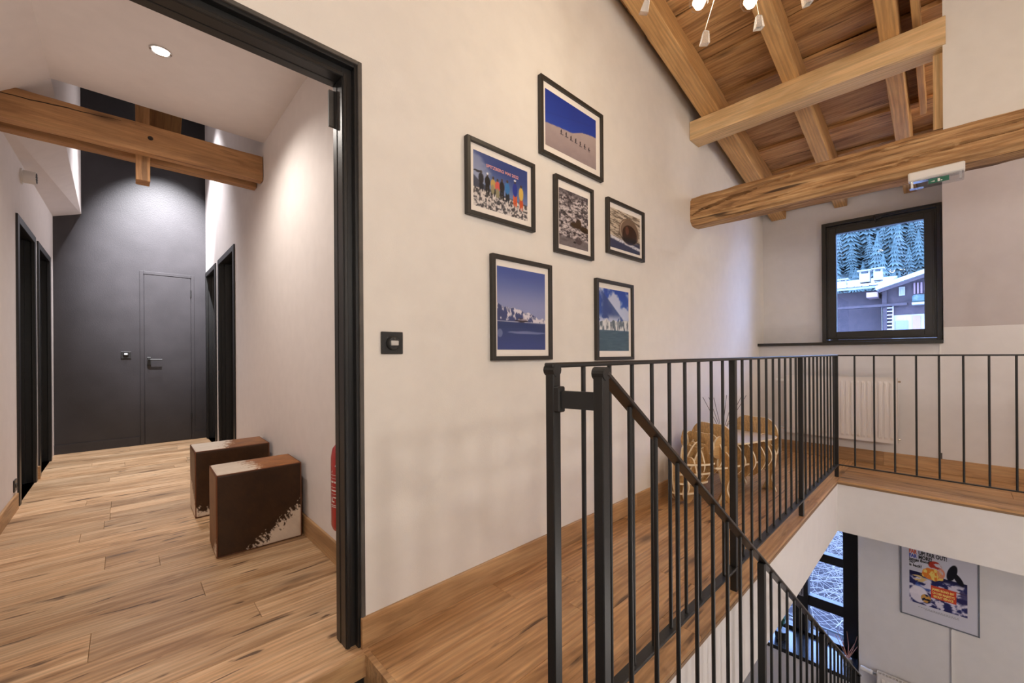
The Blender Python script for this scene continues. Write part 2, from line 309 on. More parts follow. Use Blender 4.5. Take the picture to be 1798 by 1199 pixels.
# lower storey
slabs(MB(), 0, 4.975, 5.05, (-2.2, .60), (-2.87, -.406), []).box(5.05, 5.5, -2.2, .60, -2.87, -.406).build('wall_lower_poster', M_white, kind='structure')
slabs(MB(), 0, 4.975, 5.5, (.60, 1.8), (-2.87, -2.07), []).build('wall_lower_sill', M_white, kind='structure')
MB().box(-1.5, 5.5, 1.8, 1.9, -2.87, -.406).build('wall_lower_left', M_white, kind='structure')
MB().box(-1.5, 5.6, -2.2, 1.9, -2.95, -2.87).build('floor_lower', plain('lower_floor_tile', (.30, .25, .21), .5, var=.1), kind='structure')
# --- floor bodies (plastered slab edges) and boards
fl = MB().box(.70, 5.05, .625, 1.90, -.406, -.02).box(4.176, 5.05, -2.2, .625, -.406, -.02).build('floor_landing', M_white, kind='structure')
fh = MB().box(-.7, .62, 1.42, 6.6, -.30, -.02).box(.62, 2.7, 1.90, 6.6, -.30, -.02).box(.62, .70, 1.42, 1.90, -.30, -.02).build('floor_hall', M_tread, kind='structure')
GAP = .0012
def planks(parent, mat, ylist, x0, x1, seed, lo=.9, hi=2.0, h=.02, first=None):
    r = random.Random(seed)
    for ri, (ya, yb) in enumerate(ylist):
        x = x0; xs = [x0]; x += r.uniform(.25, 1.3)
        while x < x1-.3: xs.append(x); x += r.uniform(lo, hi)
        xs.append(x1)
        if first and ri in first: xs = [x0]+first[ri]+[x1]
        for a, c in zip(xs, xs[1:]):
            dz = r.uniform(-.0004, .0002)
            piece('plank', mat, ((a+c)/2, (ya+yb)/2, -h/2+dz), (1 if r.random() < .5 else -1, 0, 0), c-a-GAP, yb-ya-GAP, h, parent, ch=.0009)
def rows(y0, y1, ws):
    out = []; y = y0; i = 0
    while y < y1-.01:
        w = ws[i % len(ws)]; n = min(y+w, y1)
        if y1-n < .05: n = y1
        out.append((y, n)); y = n; i += 1
    return out
planks(fh, M_floor, rows(1.40, 6.51, [.155, .135, .178, .135, .2, .155, .17]), -.545, .765, 11)
planks(fl, M_land, [(.625, .775)], .62, 5.05, 5, 1.2, 2.2)
planks(fl, M_land, rows(.775, 1.425, [.165, .15, .165, .17]), .62, 5.05, 23, 1.0, 2.0)
r = random.Random(4)
piece('plank', M_land, (4.251, -.60, -.01), (0, 1, 0), 2.45-GAP, .15-GAP, .02, fl); piece('plank', M_land, (4.251, -2.0, -.01), (0, 1, 0), .37, .15-GAP, .02, fl)
piece('plank', M_land, (4.251, .70, -.01), (0, 1, 0), .148, .148, .02, fl) if False else None
yy = .625
for xa in np.arange(4.326, 5.05, .181):
    y = .625
    while y > -2.2:
        L = r.uniform(.8, 1.6); e = max(y-L, -2.2); piece('plank', M_land, (xa+.09, (y+e)/2, -.01), (0, 1, 0), y-e-GAP, .181-GAP, .02, fl); y = e
# stair-side fascias of the oak floor
MB().box(-.545, .60, 1.385, 1.40, -.075, 0).build('trim_1', M_base, kind='structure')
MB().box(.60, .62, .625, 1.40, -.19, 0).build('trim_2', M_base, kind='structure')
MB().box(.62, 4.17, .6235, .6252, -.03, -.016).box(4.1735, 4.1752, -2.2, .625, -.03, -.016).build('trim_3', plain('brown_edge', (.25, .15, .08), .6), kind='structure')
MB().box(.70, .72, .60, .625, -.406, -.02).box(.62, .70, .60, .625, -.30, -.19).box(-.6, .70, 1.40, 1.42, -.40, -.075).build('trim_4', M_tread, kind='structure')
# top tread of the stair and steps going down
st = thing('staircase', 'black stair flight descending beside the landing, top step at the threshold', 'staircase', (0, 0, 0))
MB().box(-1.49, .60, -.55, 1.38, -.30, -.16).build('tread', M_tread, st)
for k in range(15):
    x = .62+k*.247; z = -.16-.178*(k+1)
    MB().box(x-.02, x+.27, -.50, .50, z-.04, z, ch=.003).build('tread', M_tread, st)
for y in (.50, -.52):
    MB().prism([(.60, -.16), (.60, -.46), (4.35, -3.17), (4.45, -2.87), (4.45, -2.72)], 1, y, y+.015).build('stringer', M_blk, st)
# --- baseboards
def bb(name, x0, x1, y0, y1, h, ax, e):
    o = None
    for a, c in zip(e, e[1:]):
        L = c-a-.001; ctr, xd, w = (((a+c)/2, (y0+y1)/2, h/2), (1, 0, 0), abs(y1-y0)) if ax == 0 else (((x0+x1)/2, (a+c)/2, h/2), (0, 1, 0), abs(x1-x0))
        if o is None: o = piece(name, M_base, ctr, xd, L, w, h, ch=.0015); o['kind'] = 'structure'; m0 = mat_of(ctr, xd)
        else:
            p = piece('board', M_base, (0, 0, 0), (1, 0, 0), L, w, h, o, ch=.0015); p.location = m0.inverted() @ Vector(ctr)
bb('baseboard_pictures', 0, 0, 1.411, 1.425, .108, 0, [.600, 2.45, 4.2, 5.05])
bb('baseboard_hall_right', .751, .765, 0, 0, .108, 1, [1.55, 3.3, 4.56])
bb('baseboard_hall_left', -.545, -.531, 0, 0, .108, 1, [1.55, 3.2, 4.38])
bb('baseboard_hall_pier', -.545, -.525, 0, 0, .108, 1, [5.31, 5.335])
bb('baseboard_back', 5.034, 5.05, 0, 0, .12, 1, [-2.2, -.9, .42, 1.41])
bb('baseboard_lower', 4.960, 4.975, 0, 0, .0, 1, [0, .001]) if False else None
MB().box(4.96, 4.975, -2.2, 1.8, -2.87, -2.76).build('baseboard_lower', M_base, kind='structure')
MB().box(-.545, .13, 6.498, 6.51, 0, .10).box(.63, .765, 6.498, 6.51, 0, .10).build('baseboard_hall_end', M_dark, kind='structure')
# --- roof: boards laid across, child boards of the ceiling
ce = MB().add([(-1.5, -2.2, RZ(-1.5)+.07), (5.3, -2.2, RZ(5.3)+.07), (5.3, 1.425, RZ(5.3)+.07), (-1.5, 1.425, RZ(-1.5)+.07), (-1.5, -2.2, RZ(-1.5)+.17), (5.3, -2.2, RZ(5.3)+.17), (5.3, 1.425, RZ(5.3)+.17), (-1.5, 1.425, RZ(-1.5)+.17)],
      [(0, 3, 2, 1), (4, 5, 6, 7), (0, 1, 5, 4), (1, 2, 6, 5), (2, 3, 7, 6), (3, 0, 4, 7)]).build('ceiling', M_board, kind='structure')
r = random.Random(9); x = 5.28; k = 0; sl = Vector((1, 0, -.181)).normalized(); nrm = Vector((.181, 0, 1)).normalized()
while x > -1.45:
    w = r.uniform(.17, .25); xa = x-w; cx = (x+xa)/2; dz = .036 if k % 2 else .004
    o = hewn('board', M_board, (cx, -.39, RZ(cx)+dz+.012), (0, 1, 0), 3.60, w+.012, .030, amp=.0045, ns=40, seed=100+k, nr=2, zdir=nrm, parent=ce, ch=.04)
    x = xa; k += 1
# --- timbers
def beam(o, label, cat='beam', group=None): return tag(o, label, cat, group)
def rafter(yc, w, x0, x1, label, h=.215):
    def zb(x): return 2.475+.224*(5.164-x)
    p0 = Vector((x0, yc, zb(x0)+h/2)); p1 = Vector((x1, yc, zb(x1)+h/2))
    L = (p1-p0).length; n0 = Vector((p1-p0)).normalized(); z_ = Vector((-n0.z, 0, n0.x)); h0 = RZ(x0)+.010-zb(x0); h1 = RZ(x1)+.010-zb(x1)
    P_ = [(-L/2, 0), (L/2, 0), (L/2, h1), (-L/2, h0)]; c_ = (Vector((x0, yc, zb(x0)))+Vector((x1, yc, zb(x1))))/2
    me = MB().prism(P_, 1, -w/2, w/2).mesh('rafter'); bm = bmesh.new(); bm.from_mesh(me); bmesh.ops.bevel(bm, geom=bm.edges[:], offset=.004, segments=1, affect='EDGES'); bm.to_mesh(me); bm.free()
    o = frame_obj(link('rafter', me, M_raft), c_, p1-p0, z_); return tag(o, label, 'rafter', 'rafters under the roof boards')
rafter(1.268, .135, .3, 5.19, 'long orange pine rafter hard against the picture wall')
rafter(.735, .100, .3, 5.19, 'middle long pine rafter, second from the picture wall, passing over the square beam')
rafter(.238, .088, .3, 5.19, 'long pine rafter third from the picture wall, nearest the cream gable wall')
rafter(-.55, .09, .3, 3.3, 'long pine rafter over the stairwell on the near side of the cream gable wall')
def zb(x): return 2.475+.224*(5.164-x)
o = piece('batten', M_raft, (3.55, .125, zb(3.55)+.14), (1, 0, -.181), 1.5, .035, .15, ch=.003, zdir=nrm); tag(o, 'short thin pine strip beside the third rafter above the square beam', 'batten')
o = hewn('square_beam', M_pine, (3.40, .715, 2.815), (0, -1, 0), 1.415, .172, .15, amp=.0015, ns=20, seed=3, nr=3, ch=.035); tag(o, 'straight square pale pine beam crossing under the rafters, above the rough beam', 'beam')
# rough beam under the gable wall: hewn faces, deep shakes carved along it
def rough(name, p, L, w, h, shakes, seed):
    ns, nf = 260, 26; per = []
    for i in range(4):
        a, b = [((-1, -1), (1, -1)), ((1, -1), (1, 1)), ((1, 1), (-1, 1)), ((-1, 1), (-1, -1))][i]
        n = nf if i % 2 else 8
        for q in range(n): t = q/n; per.append((a[0]+(b[0]-a[0])*t, a[1]+(b[1]-a[1])*t))
    per = np.array(per); N = len(per); X = np.linspace(-L/2, L/2, ns+1); XX, J = np.meshgrid(X, np.arange(N), indexing='ij'); A = per[J, 0]; B = per[J, 1]
    e = np.maximum(0, np.abs(A)+np.abs(B)-1.72)*.55; A2 = A*(1-e); B2 = B*(1-e)      # worn arrises
    waneyb = .5*fbm(XX*1.3+5, XX*0+A*.6+3, seed)+.5*fbm(XX*4+5, A*.8+9, seed+1)-.5; waney = .6*fbm(XX*1.2+15, B*.8+3, seed+3)+.4*fbm(XX*5+5, B*1.5+9, seed+4)-.5
    grain = fbm(XX*5+40, B*14+A*14+50, seed+7, 4)-.5
    Y_ = A2*w/2+np.where(np.abs(A) > .99, A*(waney*.030+grain*.010), 0); Z_ = B2*h/2+B*(waneyb*.040)+np.where(np.abs(B) > .99, B*grain*.008, 0)
    for (xa, za, xb, zb_, wd, dp) in shakes:
        t = np.clip((XX-xa)/(xb-xa), 0, 1); zc = za+(zb_-za)*t**.85+.006*np.sin(XX*9+xa)+.003*np.sin(XX*31); ww = wd*np.sin(np.pi*np.clip(t*.92+.08, 0, 1))+.0005; on = (XX > min(xa, xb))*(XX < max(xa, xb))*(A < -.99)
        Y_ = Y_+on*dp*np.clip(1-np.abs(B*h/2-zc)/np.maximum(ww, .006), 0, 1)*np.clip(ww/wd*1.3, 0, 1)
    vs = np.stack([XX, Y_, Z_], -1).reshape(-1, 3).tolist(); fs = [(i*N+j, i*N+(j+1) % N, (i+1)*N+(j+1) % N, (i+1)*N+j) for i in range(ns) for j in range(N)]
    fs += [tuple(range(N))[::-1], tuple(range(ns*N, (ns+1)*N))]
    return frame_obj(MB().add(vs, fs).build(name, M_rust, smooth=True), p, (0, -1, 0))
o = rough('rough_beam', (3.425, .17, 2.170), 2.52, .21, .225, [(-1.25, -.035, -.72, .058, .012, .045), (-.74, .062, .1, .085, .008, .03), (-.45, -.06, .75, .01, .006, .022), (-1.1, -.055, -.5, -.04, .006, .02), (.2, .03, 1.1, .06, .007, .02), (-.2, -.015, .3, .0, .005, .015)], 12); tag(o, 'rough hewn old timber beam with long cracks, carrying the cream gable wall', 'beam')
o = piece('gable_post', M_pine, (3.44, .035, 2.52), (0, 0, 1), .52, .05, .045, zdir=(1, 0, 0)); tag(o, 'thin upright pine post between square beam and rough beam, edging the cream gable wall', 'post')
o = hewn('wall_plate', M_rust, (5.10, .62, 2.60), (0, 1, 0), 1.15, .16, .12, amp=.004, ns=20, seed=5); tag(o, 'dark timber plate along the top of the window wall between rafter ends', 'beam')
# hall timbers
o = hewn('hall_beam', M_hbeam, (.11, 3.545, 2.426), (1, 0, 0), 1.30, .082, .178, amp=.002, ns=30, seed=21, nr=3, ch=.04); tag(o, 'front aged pine beam across the hall, with a dark round knot', 'beam', 'pair of hall tie beams')
kn = MB().lathe([(.0, .0), (.014, .0), (.012, .002), (.0, .004)], n=9).build('knot', plain('dark_knot', (.02, .012, .008), .7), o); frame_obj(kn, (.02, -.045, .005), (1, 0, 0), (0, -1, 0))
kk = MB()
n = 30; vs = []; fs = []
for i in range(n+1):
    t = i/n; xx = -.65+t*.62; zz = .035+.035*t+.003*noise1(t*8, 3); q = .0028*math.sin(PI*min(1, t+.1))+.0003
    vs += [(xx, -.0425, zz-q), (xx, -.0425, zz+q), (xx, -.034, zz)]
for i in range(n): a = 3*i; fs += [(a, a+3, a+4, a+1), (a, a+2, a+5, a+3), (a+1, a+4, a+5, a+2)]
kk.add(vs, fs).build('crack', plain('dark_crack', (.03, .017, .01), .9), o)
o = hewn('hall_beam', M_hbeam, (.11, 3.745, 2.43), (1, 0, 0), 1.30, .075, .165, amp=.002, ns=30, seed=22, nr=3, ch=.04); tag(o, 'rear aged pine beam across the hall, showing just below the front one', 'beam', 'pair of hall tie beams')
o = MB().box(.061, .131, 3.592, 3.702, 2.185, 4.28, ch=.003); o = o.build('king_post', M_hbeam); 
o.data.transform(Matrix.Translation((-.096, -3.647, -3.23))); o.data.transform(Matrix.Rotation(PI/2, 4, 'Y')); frame_obj(o, (.096, 3.647, 3.23), (0, 0, -1), (1, 0, 0)); tag(o, 'upright pine post clamped between the hall beams, its end hanging below', 'post')
o = piece('strut', M_hbeam, (.26, 3.745, 3.35), (.06, 0, 1), 1.66, .05, .17, zdir=(1, 0, 0)); tag(o, 'dark pine strut rising behind the hall beams beside the post', 'post')
# =================================================================== WINDOWS AND DOORS
def rect_frame(mb, x0, x1, ya, yb, za, zb, w, mi=0, ch=.002):
    mb.box(x0, x1, ya, ya+w, za, zb, mi, ch).box(x0, x1, yb-w, yb, za, zb, mi, ch).box(x0, x1, ya+w, yb-w, zb-w, zb, mi, ch).box(x0, x1, ya+w, yb-w, za, za+w, mi, ch)
M_win = plain('dark_bronze_window', (.020, .017, .014), .38, bump=.05, spec=.5)
w1 = MB(); rect_frame(w1, 5.14, 5.26, .041, .884, 1.118, 2.322, .034); w1 = w1.build('window_1', M_win, kind='structure')
q = MB(); rect_frame(q, 5.165, 5.225, .075, .850, 1.155, 2.285, .078); q.build('sash', M_win, w1)
q = MB(); rect_frame(q, 5.158, 5.166, .088, .838, 1.168, 2.272, .012, ch=.001); q.build('bead', M_win, w1)
MB().box(5.192, 5.198, .150, .775, 1.230, 2.210).build('pane', M_pane, w1)
q = MB().box(5.125, 5.142, .43, .53, 2.275, 2.292, ch=.002).tube([(5.12, .48, 2.30), (5.10, .475, 2.27), (5.11, .47, 2.235)], [.010, .008, .007]).tube([(5.125, .54, 2.285), (5.12, .42, 2.30), (5.125, .3, 2.305), (5.125, .09, 2.312), (5.125, .052, 2.29), (5.125, .052, 1.95), (5.125, .052, 1.15)], .005); q.build('opener', M_bplas, w1)
MB().box(5.125, 5.135, .75, .80, 1.150, 1.156).box(5.155, 5.165, .12, .19, 1.168, 1.174).build('stop', M_bplas, w1)
MB().box(4.985, 5.21, .036, 1.425, 1.100, 1.128, ch=.002).build('window_sill', M_win, w1)
# lower tall window
w2 = MB()
w2.box(5.37, 5.47, .60, .765, -2.03, -.42, ch=.003).box(5.37, 5.47, 1.065, 1.185, -2.03, -.42, ch=.003).box(5.37, 5.47, 1.65, 1.80, -2.03, -.42)
w2.box(5.37, 5.47, .6, 1.8, -2.03, -1.995).box(5.37, 5.47, .6, 1.8, -.50, -.406)
for (ya, yb) in ((.765, 1.065), (1.185, 1.65)):
    for (za, zb_) in ((-1.195, -1.105), (-1.705, -1.595)): w2.box(5.38, 5.46, ya, yb, za, zb_, ch=.003)
w2 = w2.build('window_2', M_blk, kind='structure')
for (ya, yb) in ((.765, 1.065), (1.185, 1.65)):
    for (za, zb_) in ((-1.105, -.50), (-1.595, -1.195), (-1.995, -1.705)):
        MB().box(5.418, 5.424, ya, yb, za, zb_).build('pane', M_pane, w2)
MB().box(5.355, 5.372, 1.10, 1.15, -1.62, -1.50, ch=.003).box(5.34, 5.356, 1.115, 1.135, -1.60, -1.42, ch=.003).build('handle', M_chrome, w2)
MB().box(4.945, 5.42, .60, 1.8, -2.07, -2.03, ch=.003).build('window_sill', plain('satin_black_sill', (.02, .02, .022), .22, bump=.05), w2)
MB().box(4.975, 5.37, .596, .604, -2.03, -.41).build('reveal', M_frm, w2)
# sliding-door portal in the picture wall
d = MB()
def portal(mb, xo, zo, w, ya, yb, mi=0):   # right jamb + head, left jamb mirrored at -.48
    mb.box(xo-w, xo, ya, yb, .0, zo, mi, .0015).box(-.48+(.618-xo), xo-w, ya, yb, zo-w, zo, mi, .0015).box(-.48+(.618-xo), -.48+(.618-xo)+w, ya, yb, 0, zo-w, mi, .0015)
pd = MB(); portal(pd, .618, 2.066, .014, 1.421, 1.45); pd = pd.build('door_1', M_edge, kind='structure')
q = MB(); portal(q, .600, 2.048, .040, 1.455, 1.50); q.build('door_frame', M_frm, pd)
q = MB(); portal(q, .606, 2.054, .012, 1.43, 1.56); q.build('door_lining', M_frm, pd)
q = MB(); portal(q, .592, 2.040, .034, 1.50, 1.535); portal(q, .575, 2.02, .012, 1.45, 1.456); q.build('door_stop', M_frm, pd)
MB().box(.566, .57, 1.452, 1.458, 1.06, 1.12).box(.542, .560, 1.528, 1.538, 1.86, 1.99).build('strike_plate', M_edge, pd)
# hall doors
def door_x(n, x, s, ya, yb, zt, leaf, depth=.135):
    """door in a wall whose room face is the plane x; s=+1 wall body lies towards +x"""
    o = MB(); t = .012; w = .055
    def bx(a, b_, *r_, **k_): o.box(x+s*a, x+s*b_, *r_, **k_)
    bx(-t, .01, ya-.01, ya+w, 0, zt+.01, ch=.002); bx(-t, .01, yb-w, yb+.01, 0, zt+.01, ch=.002); bx(-t, .01, ya+w, yb-w, zt-w+.01, zt+.01, ch=.002)
    bx(0, depth, ya, ya+.03, 0, zt); bx(0, depth, yb-.03, yb, 0, zt); bx(0, depth, ya, yb, zt-.03, zt)
    bx(.05, .075, ya+.03, ya+.045, 0, zt-.03); bx(.05, .075, yb-.045, yb-.03, 0, zt-.03)
    o = o.build('door_%d' % n, M_frm, kind='structure')
    if leaf == 'shut':
        l = MB().box(x+s*.078, x+s*.118, ya+.032, yb-.032, .006, zt-.034, ch=.002).build('leaf', M_frm, o)
        h = MB().box(x+s*.070, x+s*.078, ya+.07, ya+.10, .93, 1.07, ch=.002).tube([(x+s*.072, ya+.085, 1.02), (x+s*.035, ya+.085, 1.02), (x+s*.033, ya+.10, 1.02), (x+s*.033, ya+.20, 1.02)], .008); h.build('handle', M_chrome, l)
        MB().box(x+s*.04, x+s*.0755, ya+.031, ya+.045, .97, 1.06).build('strike_plate', M_chrome, o)
    else:
        hy = yb-.04; a = leaf; L = yb-ya-.08
        l = MB().box(0, L, -.04, 0, .006, zt-.036, ch=.002).build('leaf', M_frm, o); l.location = (x+s*depth, hy, 0); l.rotation_euler = (0, 0, math.radians(a))
        h = MB().box(L-.10, L-.07, -.048, .008, .94, 1.06, ch=.002).tube([(L-.085, -.07, 1.02), (L-.085, .03, 1.02)], .008).tube([(L-.085, -.07, 1.02), (L-.20, -.07, 1.02)], .008).tube([(L-.085, .035, 1.02), (L-.20, .035, 1.02)], .008); h.build('handle', M_chrome, l)
    return o
door_x(2, -.545, -1, 4.45, 5.24, 2.03, 'shut'); door_x(3, -.545, -1, 5.40, 6.20, 2.03, 'shut')
door_x(4, .765, 1, 4.62, 5.52, 2.08, -40); door_x(5, .765, 1, 5.70, 6.46, 2.08, -30)
# rooms behind the right hall doors
slabs(MB(), 0, 2.6, 2.7, (4.0, 6.6), (0, 2.6), []).box(.9, 2.7, 3.95, 4.05, 0, 2.6).box(.9, 2.7, 5.60, 5.66, 0, 2.6).box(.9, 2.7, 6.55, 6.6, 0, 2.6).build('wall_bedrooms', M_hall, kind='structure')
MB().box(-.75, -.545, 4.45, 5.24, -.02, 0).box(-.75, -.545, 5.40, 6.20, -.02, 0).build('trim_8', M_floor, kind='structure')
MB().box(.9, 2.7, 3.95, 6.6, 2.5, 2.6).build('ceiling_bedrooms', M_hall, kind='structure')
MB().box(.765, 2.6, 4.05, 6.55, -.02, 0).build('floor_bedrooms', M_floor, kind='structure')
# closet door in the black end wall
d6 = MB().box(.136, .170, 6.496, 6.512, 0, 2.045, ch=.002).box(.613, .645, 6.496, 6.512, 0, 2.045, ch=.002).box(.17, .613, 6.496, 6.512, 2.010, 2.045, ch=.002).build('door_6', M_dark, kind='structure')
l = MB().box(.174, .609, 6.500, 6.514, .008, 2.006, ch=.0025).build('leaf', M_dark, d6)
MB().box(.196, .232, 6.485, 6.500, .93, 1.03, ch=.003).tube([(.214, 6.49, 1.0), (.214, 6.45, 1.0), (.225, 6.447, 1.0), (.33, 6.447, .998)], .009).tube([(.214, 6.50, .955), (.214, 6.478, .955)], .014).build('handle', M_bplas, l)
MB().tube([(.611, 6.493, 1.78), (.611, 6.493, 1.86)], .007).tube([(.611, 6.493, .25), (.611, 6.493, .33)], .007).build('hinge', M_bplas, l)
# =================================================================== RAILINGS
PS = .026
def bar(mb, x, y, z0, z1): mb.tube([(x, y, z0), (x, y, z1)], .0062, 10)
lr = thing('landing_railing', 'black steel guard railing along the landing and the far gallery edge', 'railing', (.74, .647, 0))
lr_o = Vector((.74, .647, 0))
RX = [.7405+.1185*k for k in range(31)]; RXE = 4.294
RX = [.742+(RXE-.742)/30*k for k in range(31)]
def sq(name, x, y, z0, z1, parent, org, s=PS, mat=M_blk):
    return MB().box(x-s/2-org[0], x+s/2-org[0], y-s/2-org[1], y+s/2-org[1], z0-org[2], z1-org[2], ch=.002).build(name, mat, parent)
def rnd_(name, x, y, z0, z1, parent, org):
    m = MB(); m.tube([(x-org[0], y-org[1], z0-org[2]), (x-org[0], y-org[1], z1-org[2])], .0062, 12); return m.build(name, M_blk, parent, smooth=True)
for k, x in enumerate(RX):
    if k % 10 == 0: sq('post', x, .647, 0, 1.0, lr, lr_o)
    else: rnd_('baluster', x, .647, .108, .998, lr, lr_o)
for k in range(1, 19):
    y = .647-.1185*k
    if k % 10 == 0: sq('post', RXE, y, 0, 1.0, lr, lr_o)
    else: rnd_('baluster', RXE, y, .108, .998, lr, lr_o)
t = MB().box(RX[0]-.016-lr_o.x, RXE+.014-lr_o.x, -.015, .015, .998, 1.010, ch=.003); t.tube([(RX[0]-.002-lr_o.x, -.0155, .993), (RX[0]-.002-lr_o.x, .0155, .993)], .0150, 14)
t.build('top_rail', M_blk, lr); MB().box(RXE-.014-lr_o.x, RXE+.014-lr_o.x, -2.8, -.015, .998, 1.009, ch=.002).build('top_rail', M_blk, lr)
MB().box(0, RXE-lr_o.x, -.017, .017, .098, .108, ch=.002).build('bottom_rail', M_blk, lr); MB().box(RXE-.012-lr_o.x, RXE+.012-lr_o.x, -2.8, -.012, .098, .106, ch=.002).build('bottom_rail', M_blk, lr)
MB().prism([(-.008, -.012), (.004, -.012), (.026, -.110), (.014, -.110)], 2, .905, .945).box(-.012, .012, -.030, -.012, .895, .955, ch=.003).build('bracket', M_blk, lr)
sr = thing('stair_railing', 'black steel handrail with balusters sloping down the open stair', 'railing', (.765, .527, -.16)); so = Vector((.765, .527, -.16))
SZ = lambda x: 1.0-.722*(x-.758)
for k in range(30):
    x = .765 if k == 0 else .758+.1243*k
    zt_ = SZ(x); zbm = zt_-1.16
    if k % 9 == 0 or k == 29: sq('post', x, .527, (-.16 if k == 0 else zbm-.10), zt_+(-.006 if k == 0 else -.012), sr, so)
    else: rnd_('baluster', x, .527, zbm+.02, zt_-.008, sr, so)
def sloped(name, z_off, w, h, x0, x1, mat):
    L = math.hypot(x1-x0, .722*(x1-x0)); xm = (x0+x1)/2
    o = MB().box(-L/2, L/2, -w/2, w/2, -h/2, h/2, ch=.002).build(name, mat, sr)
    frame_obj(o, Vector((xm, .527, SZ(xm)+z_off))-so, (1, 0, -.722)); return o
sloped('handrail', -.004, .036, .010, .770, 4.385, M_rail); sloped('bottom_rail', -1.16, .034, .010, .765, 4.36, M_blk)
MB().tube([(.0, -.0155, 1.147), (.0, .0155, 1.147)], .0150, 14).build('post_cap', M_blk, sr)
# =================================================================== PICTURES
CR = (236, 226, 212)
def mixc(a, b, t): return [np.asarray(a[i])*(1-t)+np.asarray(b[i])*t for i in range(3)]
def base(c, u): return [np.full_like(u, float(c[i])) for i in range(3)]
def blend(img, col, mask):
    mask = np.clip(mask, 0, 1); return [img[i]*(1-mask)+(col[i] if not np.isscalar(col[i]) else float(col[i]))*mask for i in range(3)]
def sm(a, b, x): t = np.clip((x-a)/(b-a), 0, 1); return t*t*(3-2*t)
def ell(u, v, cu, cv, ru, rv): return 1-sm(.8, 1.2, ((u-cu)/ru)**2+((v-cv)/rv)**2)
def p_ski(u, v):
    img = mixc((56, 84, 178), (36, 60, 150), v+.15*fbm(u*4, v*4, 1)); img = blend(img, (40, 58, 128), .5*(1-sm(.0, .015, abs(v-.62-.28*(u-.1)+.02*fbm(u*9, v*2, 3)))))
    hz = np.interp(u, [0, .25, .5, .7, .88, 1], [.40, .44, .47, .585, .63, .645]); snow = sm(-.006, .006, hz-v)
    g = mixc((192, 176, 170), (158, 142, 142), (1-v)*1.2-.2+.25*fbm(u*14, v*14, 5)); img = blend(img, g, snow)
    for k in range(7):
        cu = .29+k*.092; cv = .385-k*.009+.008*(k % 2); img = blend(img, (22, 22, 38), ell(u, v, cu, cv, .011, .035)); img = blend(img, (22, 22, 38), ell(u, v, cu+.004, cv+.038, .007, .011))
        img = blend(img, (30, 30, 46), .8*ell(u, v, cu+.02, cv-.004, .014, .006))
        img = blend(img, (60, 56, 70), .8*ell(u, v, cu+.008, cv-.045, .03, .0045))
    return img
def p_group(u, v):
    img = mixc((120, 140, 178), (52, 70, 130), sm(.3, .95, v+.25*(u-.3))); img = blend(img, (175, 178, 196), .55*sm(.55, .8, fbm(u*3, v*4, 8)+.35-u))
    img = blend(img, (66, 72, 92), sm(-.01, .01, np.interp(u, [0, .12, .3, 1], [.56, .46, .38, .30])-v))
    gl = .29+.05*(1-u)+.02*fbm(u*8, v, 3); n = fbm(u*38, v*30, 4, 3); snow = mixc((70, 68, 72), (216, 208, 204), sm(.36, .6, n)); img = blend(img, snow, sm(-.02, .02, gl-v))
    P = [(.13, .32, .62, (34, 34, 44), (34, 36, 48)), (.24, .30, .60, (30, 28, 30), (40, 38, 38)), (.34, .30, .58, (190, 158, 90), (60, 60, 58)), (.42, .28, .57, (205, 90, 84), (90, 92, 80)),
         (.50, .27, .60, (44, 42, 44), (36, 34, 36)), (.60, .26, .62, (60, 120, 178), (40, 44, 52)), (.75, .23, .66, (38, 56, 148), (216, 92, 40)), (.87, .20, .62, (216, 180, 88), (196, 84, 44))]
    for cu, b0, t0, jc, pc in P:
        mid = (b0+t0)/2+.01; img = blend(img, pc, ell(u, v, cu-.018, (b0+mid)/2, .018, (mid-b0)/2+.02)); img = blend(img, pc, ell(u, v, cu+.02, (b0+mid)/2-.01, .018, (mid-b0)/2+.02))
        img = blend(img, jc, ell(u, v, cu, (mid+t0)/2-.02, .046, (t0-mid)/2+.03)); img = blend(img, (74, 60, 54), ell(u, v, cu, t0+.03, .018, .03))
    img = blend(img, (226, 224, 228), ell(u, v, .24, .655, .02, .02)); img = blend(img, (236, 236, 240), ell(u, v, .75, .72, .022, .02)); img = blend(img, (34, 34, 44), ell(u, v, .07, .64, .07, .018))
    for cu, cv in ((.33, .40), (.42, .36)): img = blend(img, (150, 142, 110), ell(u, v, cu, cv, .03, .09))
    return img
def p_walrus(u, v):
    n = fbm(u*10, v*34, 11, 4); m = fbm(u*26, v*50, 15, 3); img = mixc((58, 52, 56), (206, 196, 196), sm(.34, .66, .55*n+.45*m)); img = blend(img, (78, 72, 78), .7*sm(.84, 1.0, v))
    img = blend(img, (112, 104, 106), .92*sm(.19, .13, v)); img = blend(img, (92, 84, 86), .5*sm(.55, .7, fbm(u*5, v*40, 2))*sm(.2, .14, v))
    img = blend(img, (64, 48, 34), np.maximum.reduce([ell(u, v, .55, .42, .17, .05), ell(u, v, .66, .46, .10, .09), ell(u, v, .86, .385, .16, .055)])); img = blend(img, (46, 32, 26), .8*ell(u, v, .9, .35, .10, .03)); img = blend(img, (70, 60, 62), .7*ell(u, v, .66, .15, .12, .07)); img = blend(img, (40, 36, 36), ell(u, v, .52, .1, .05, .018)); return img
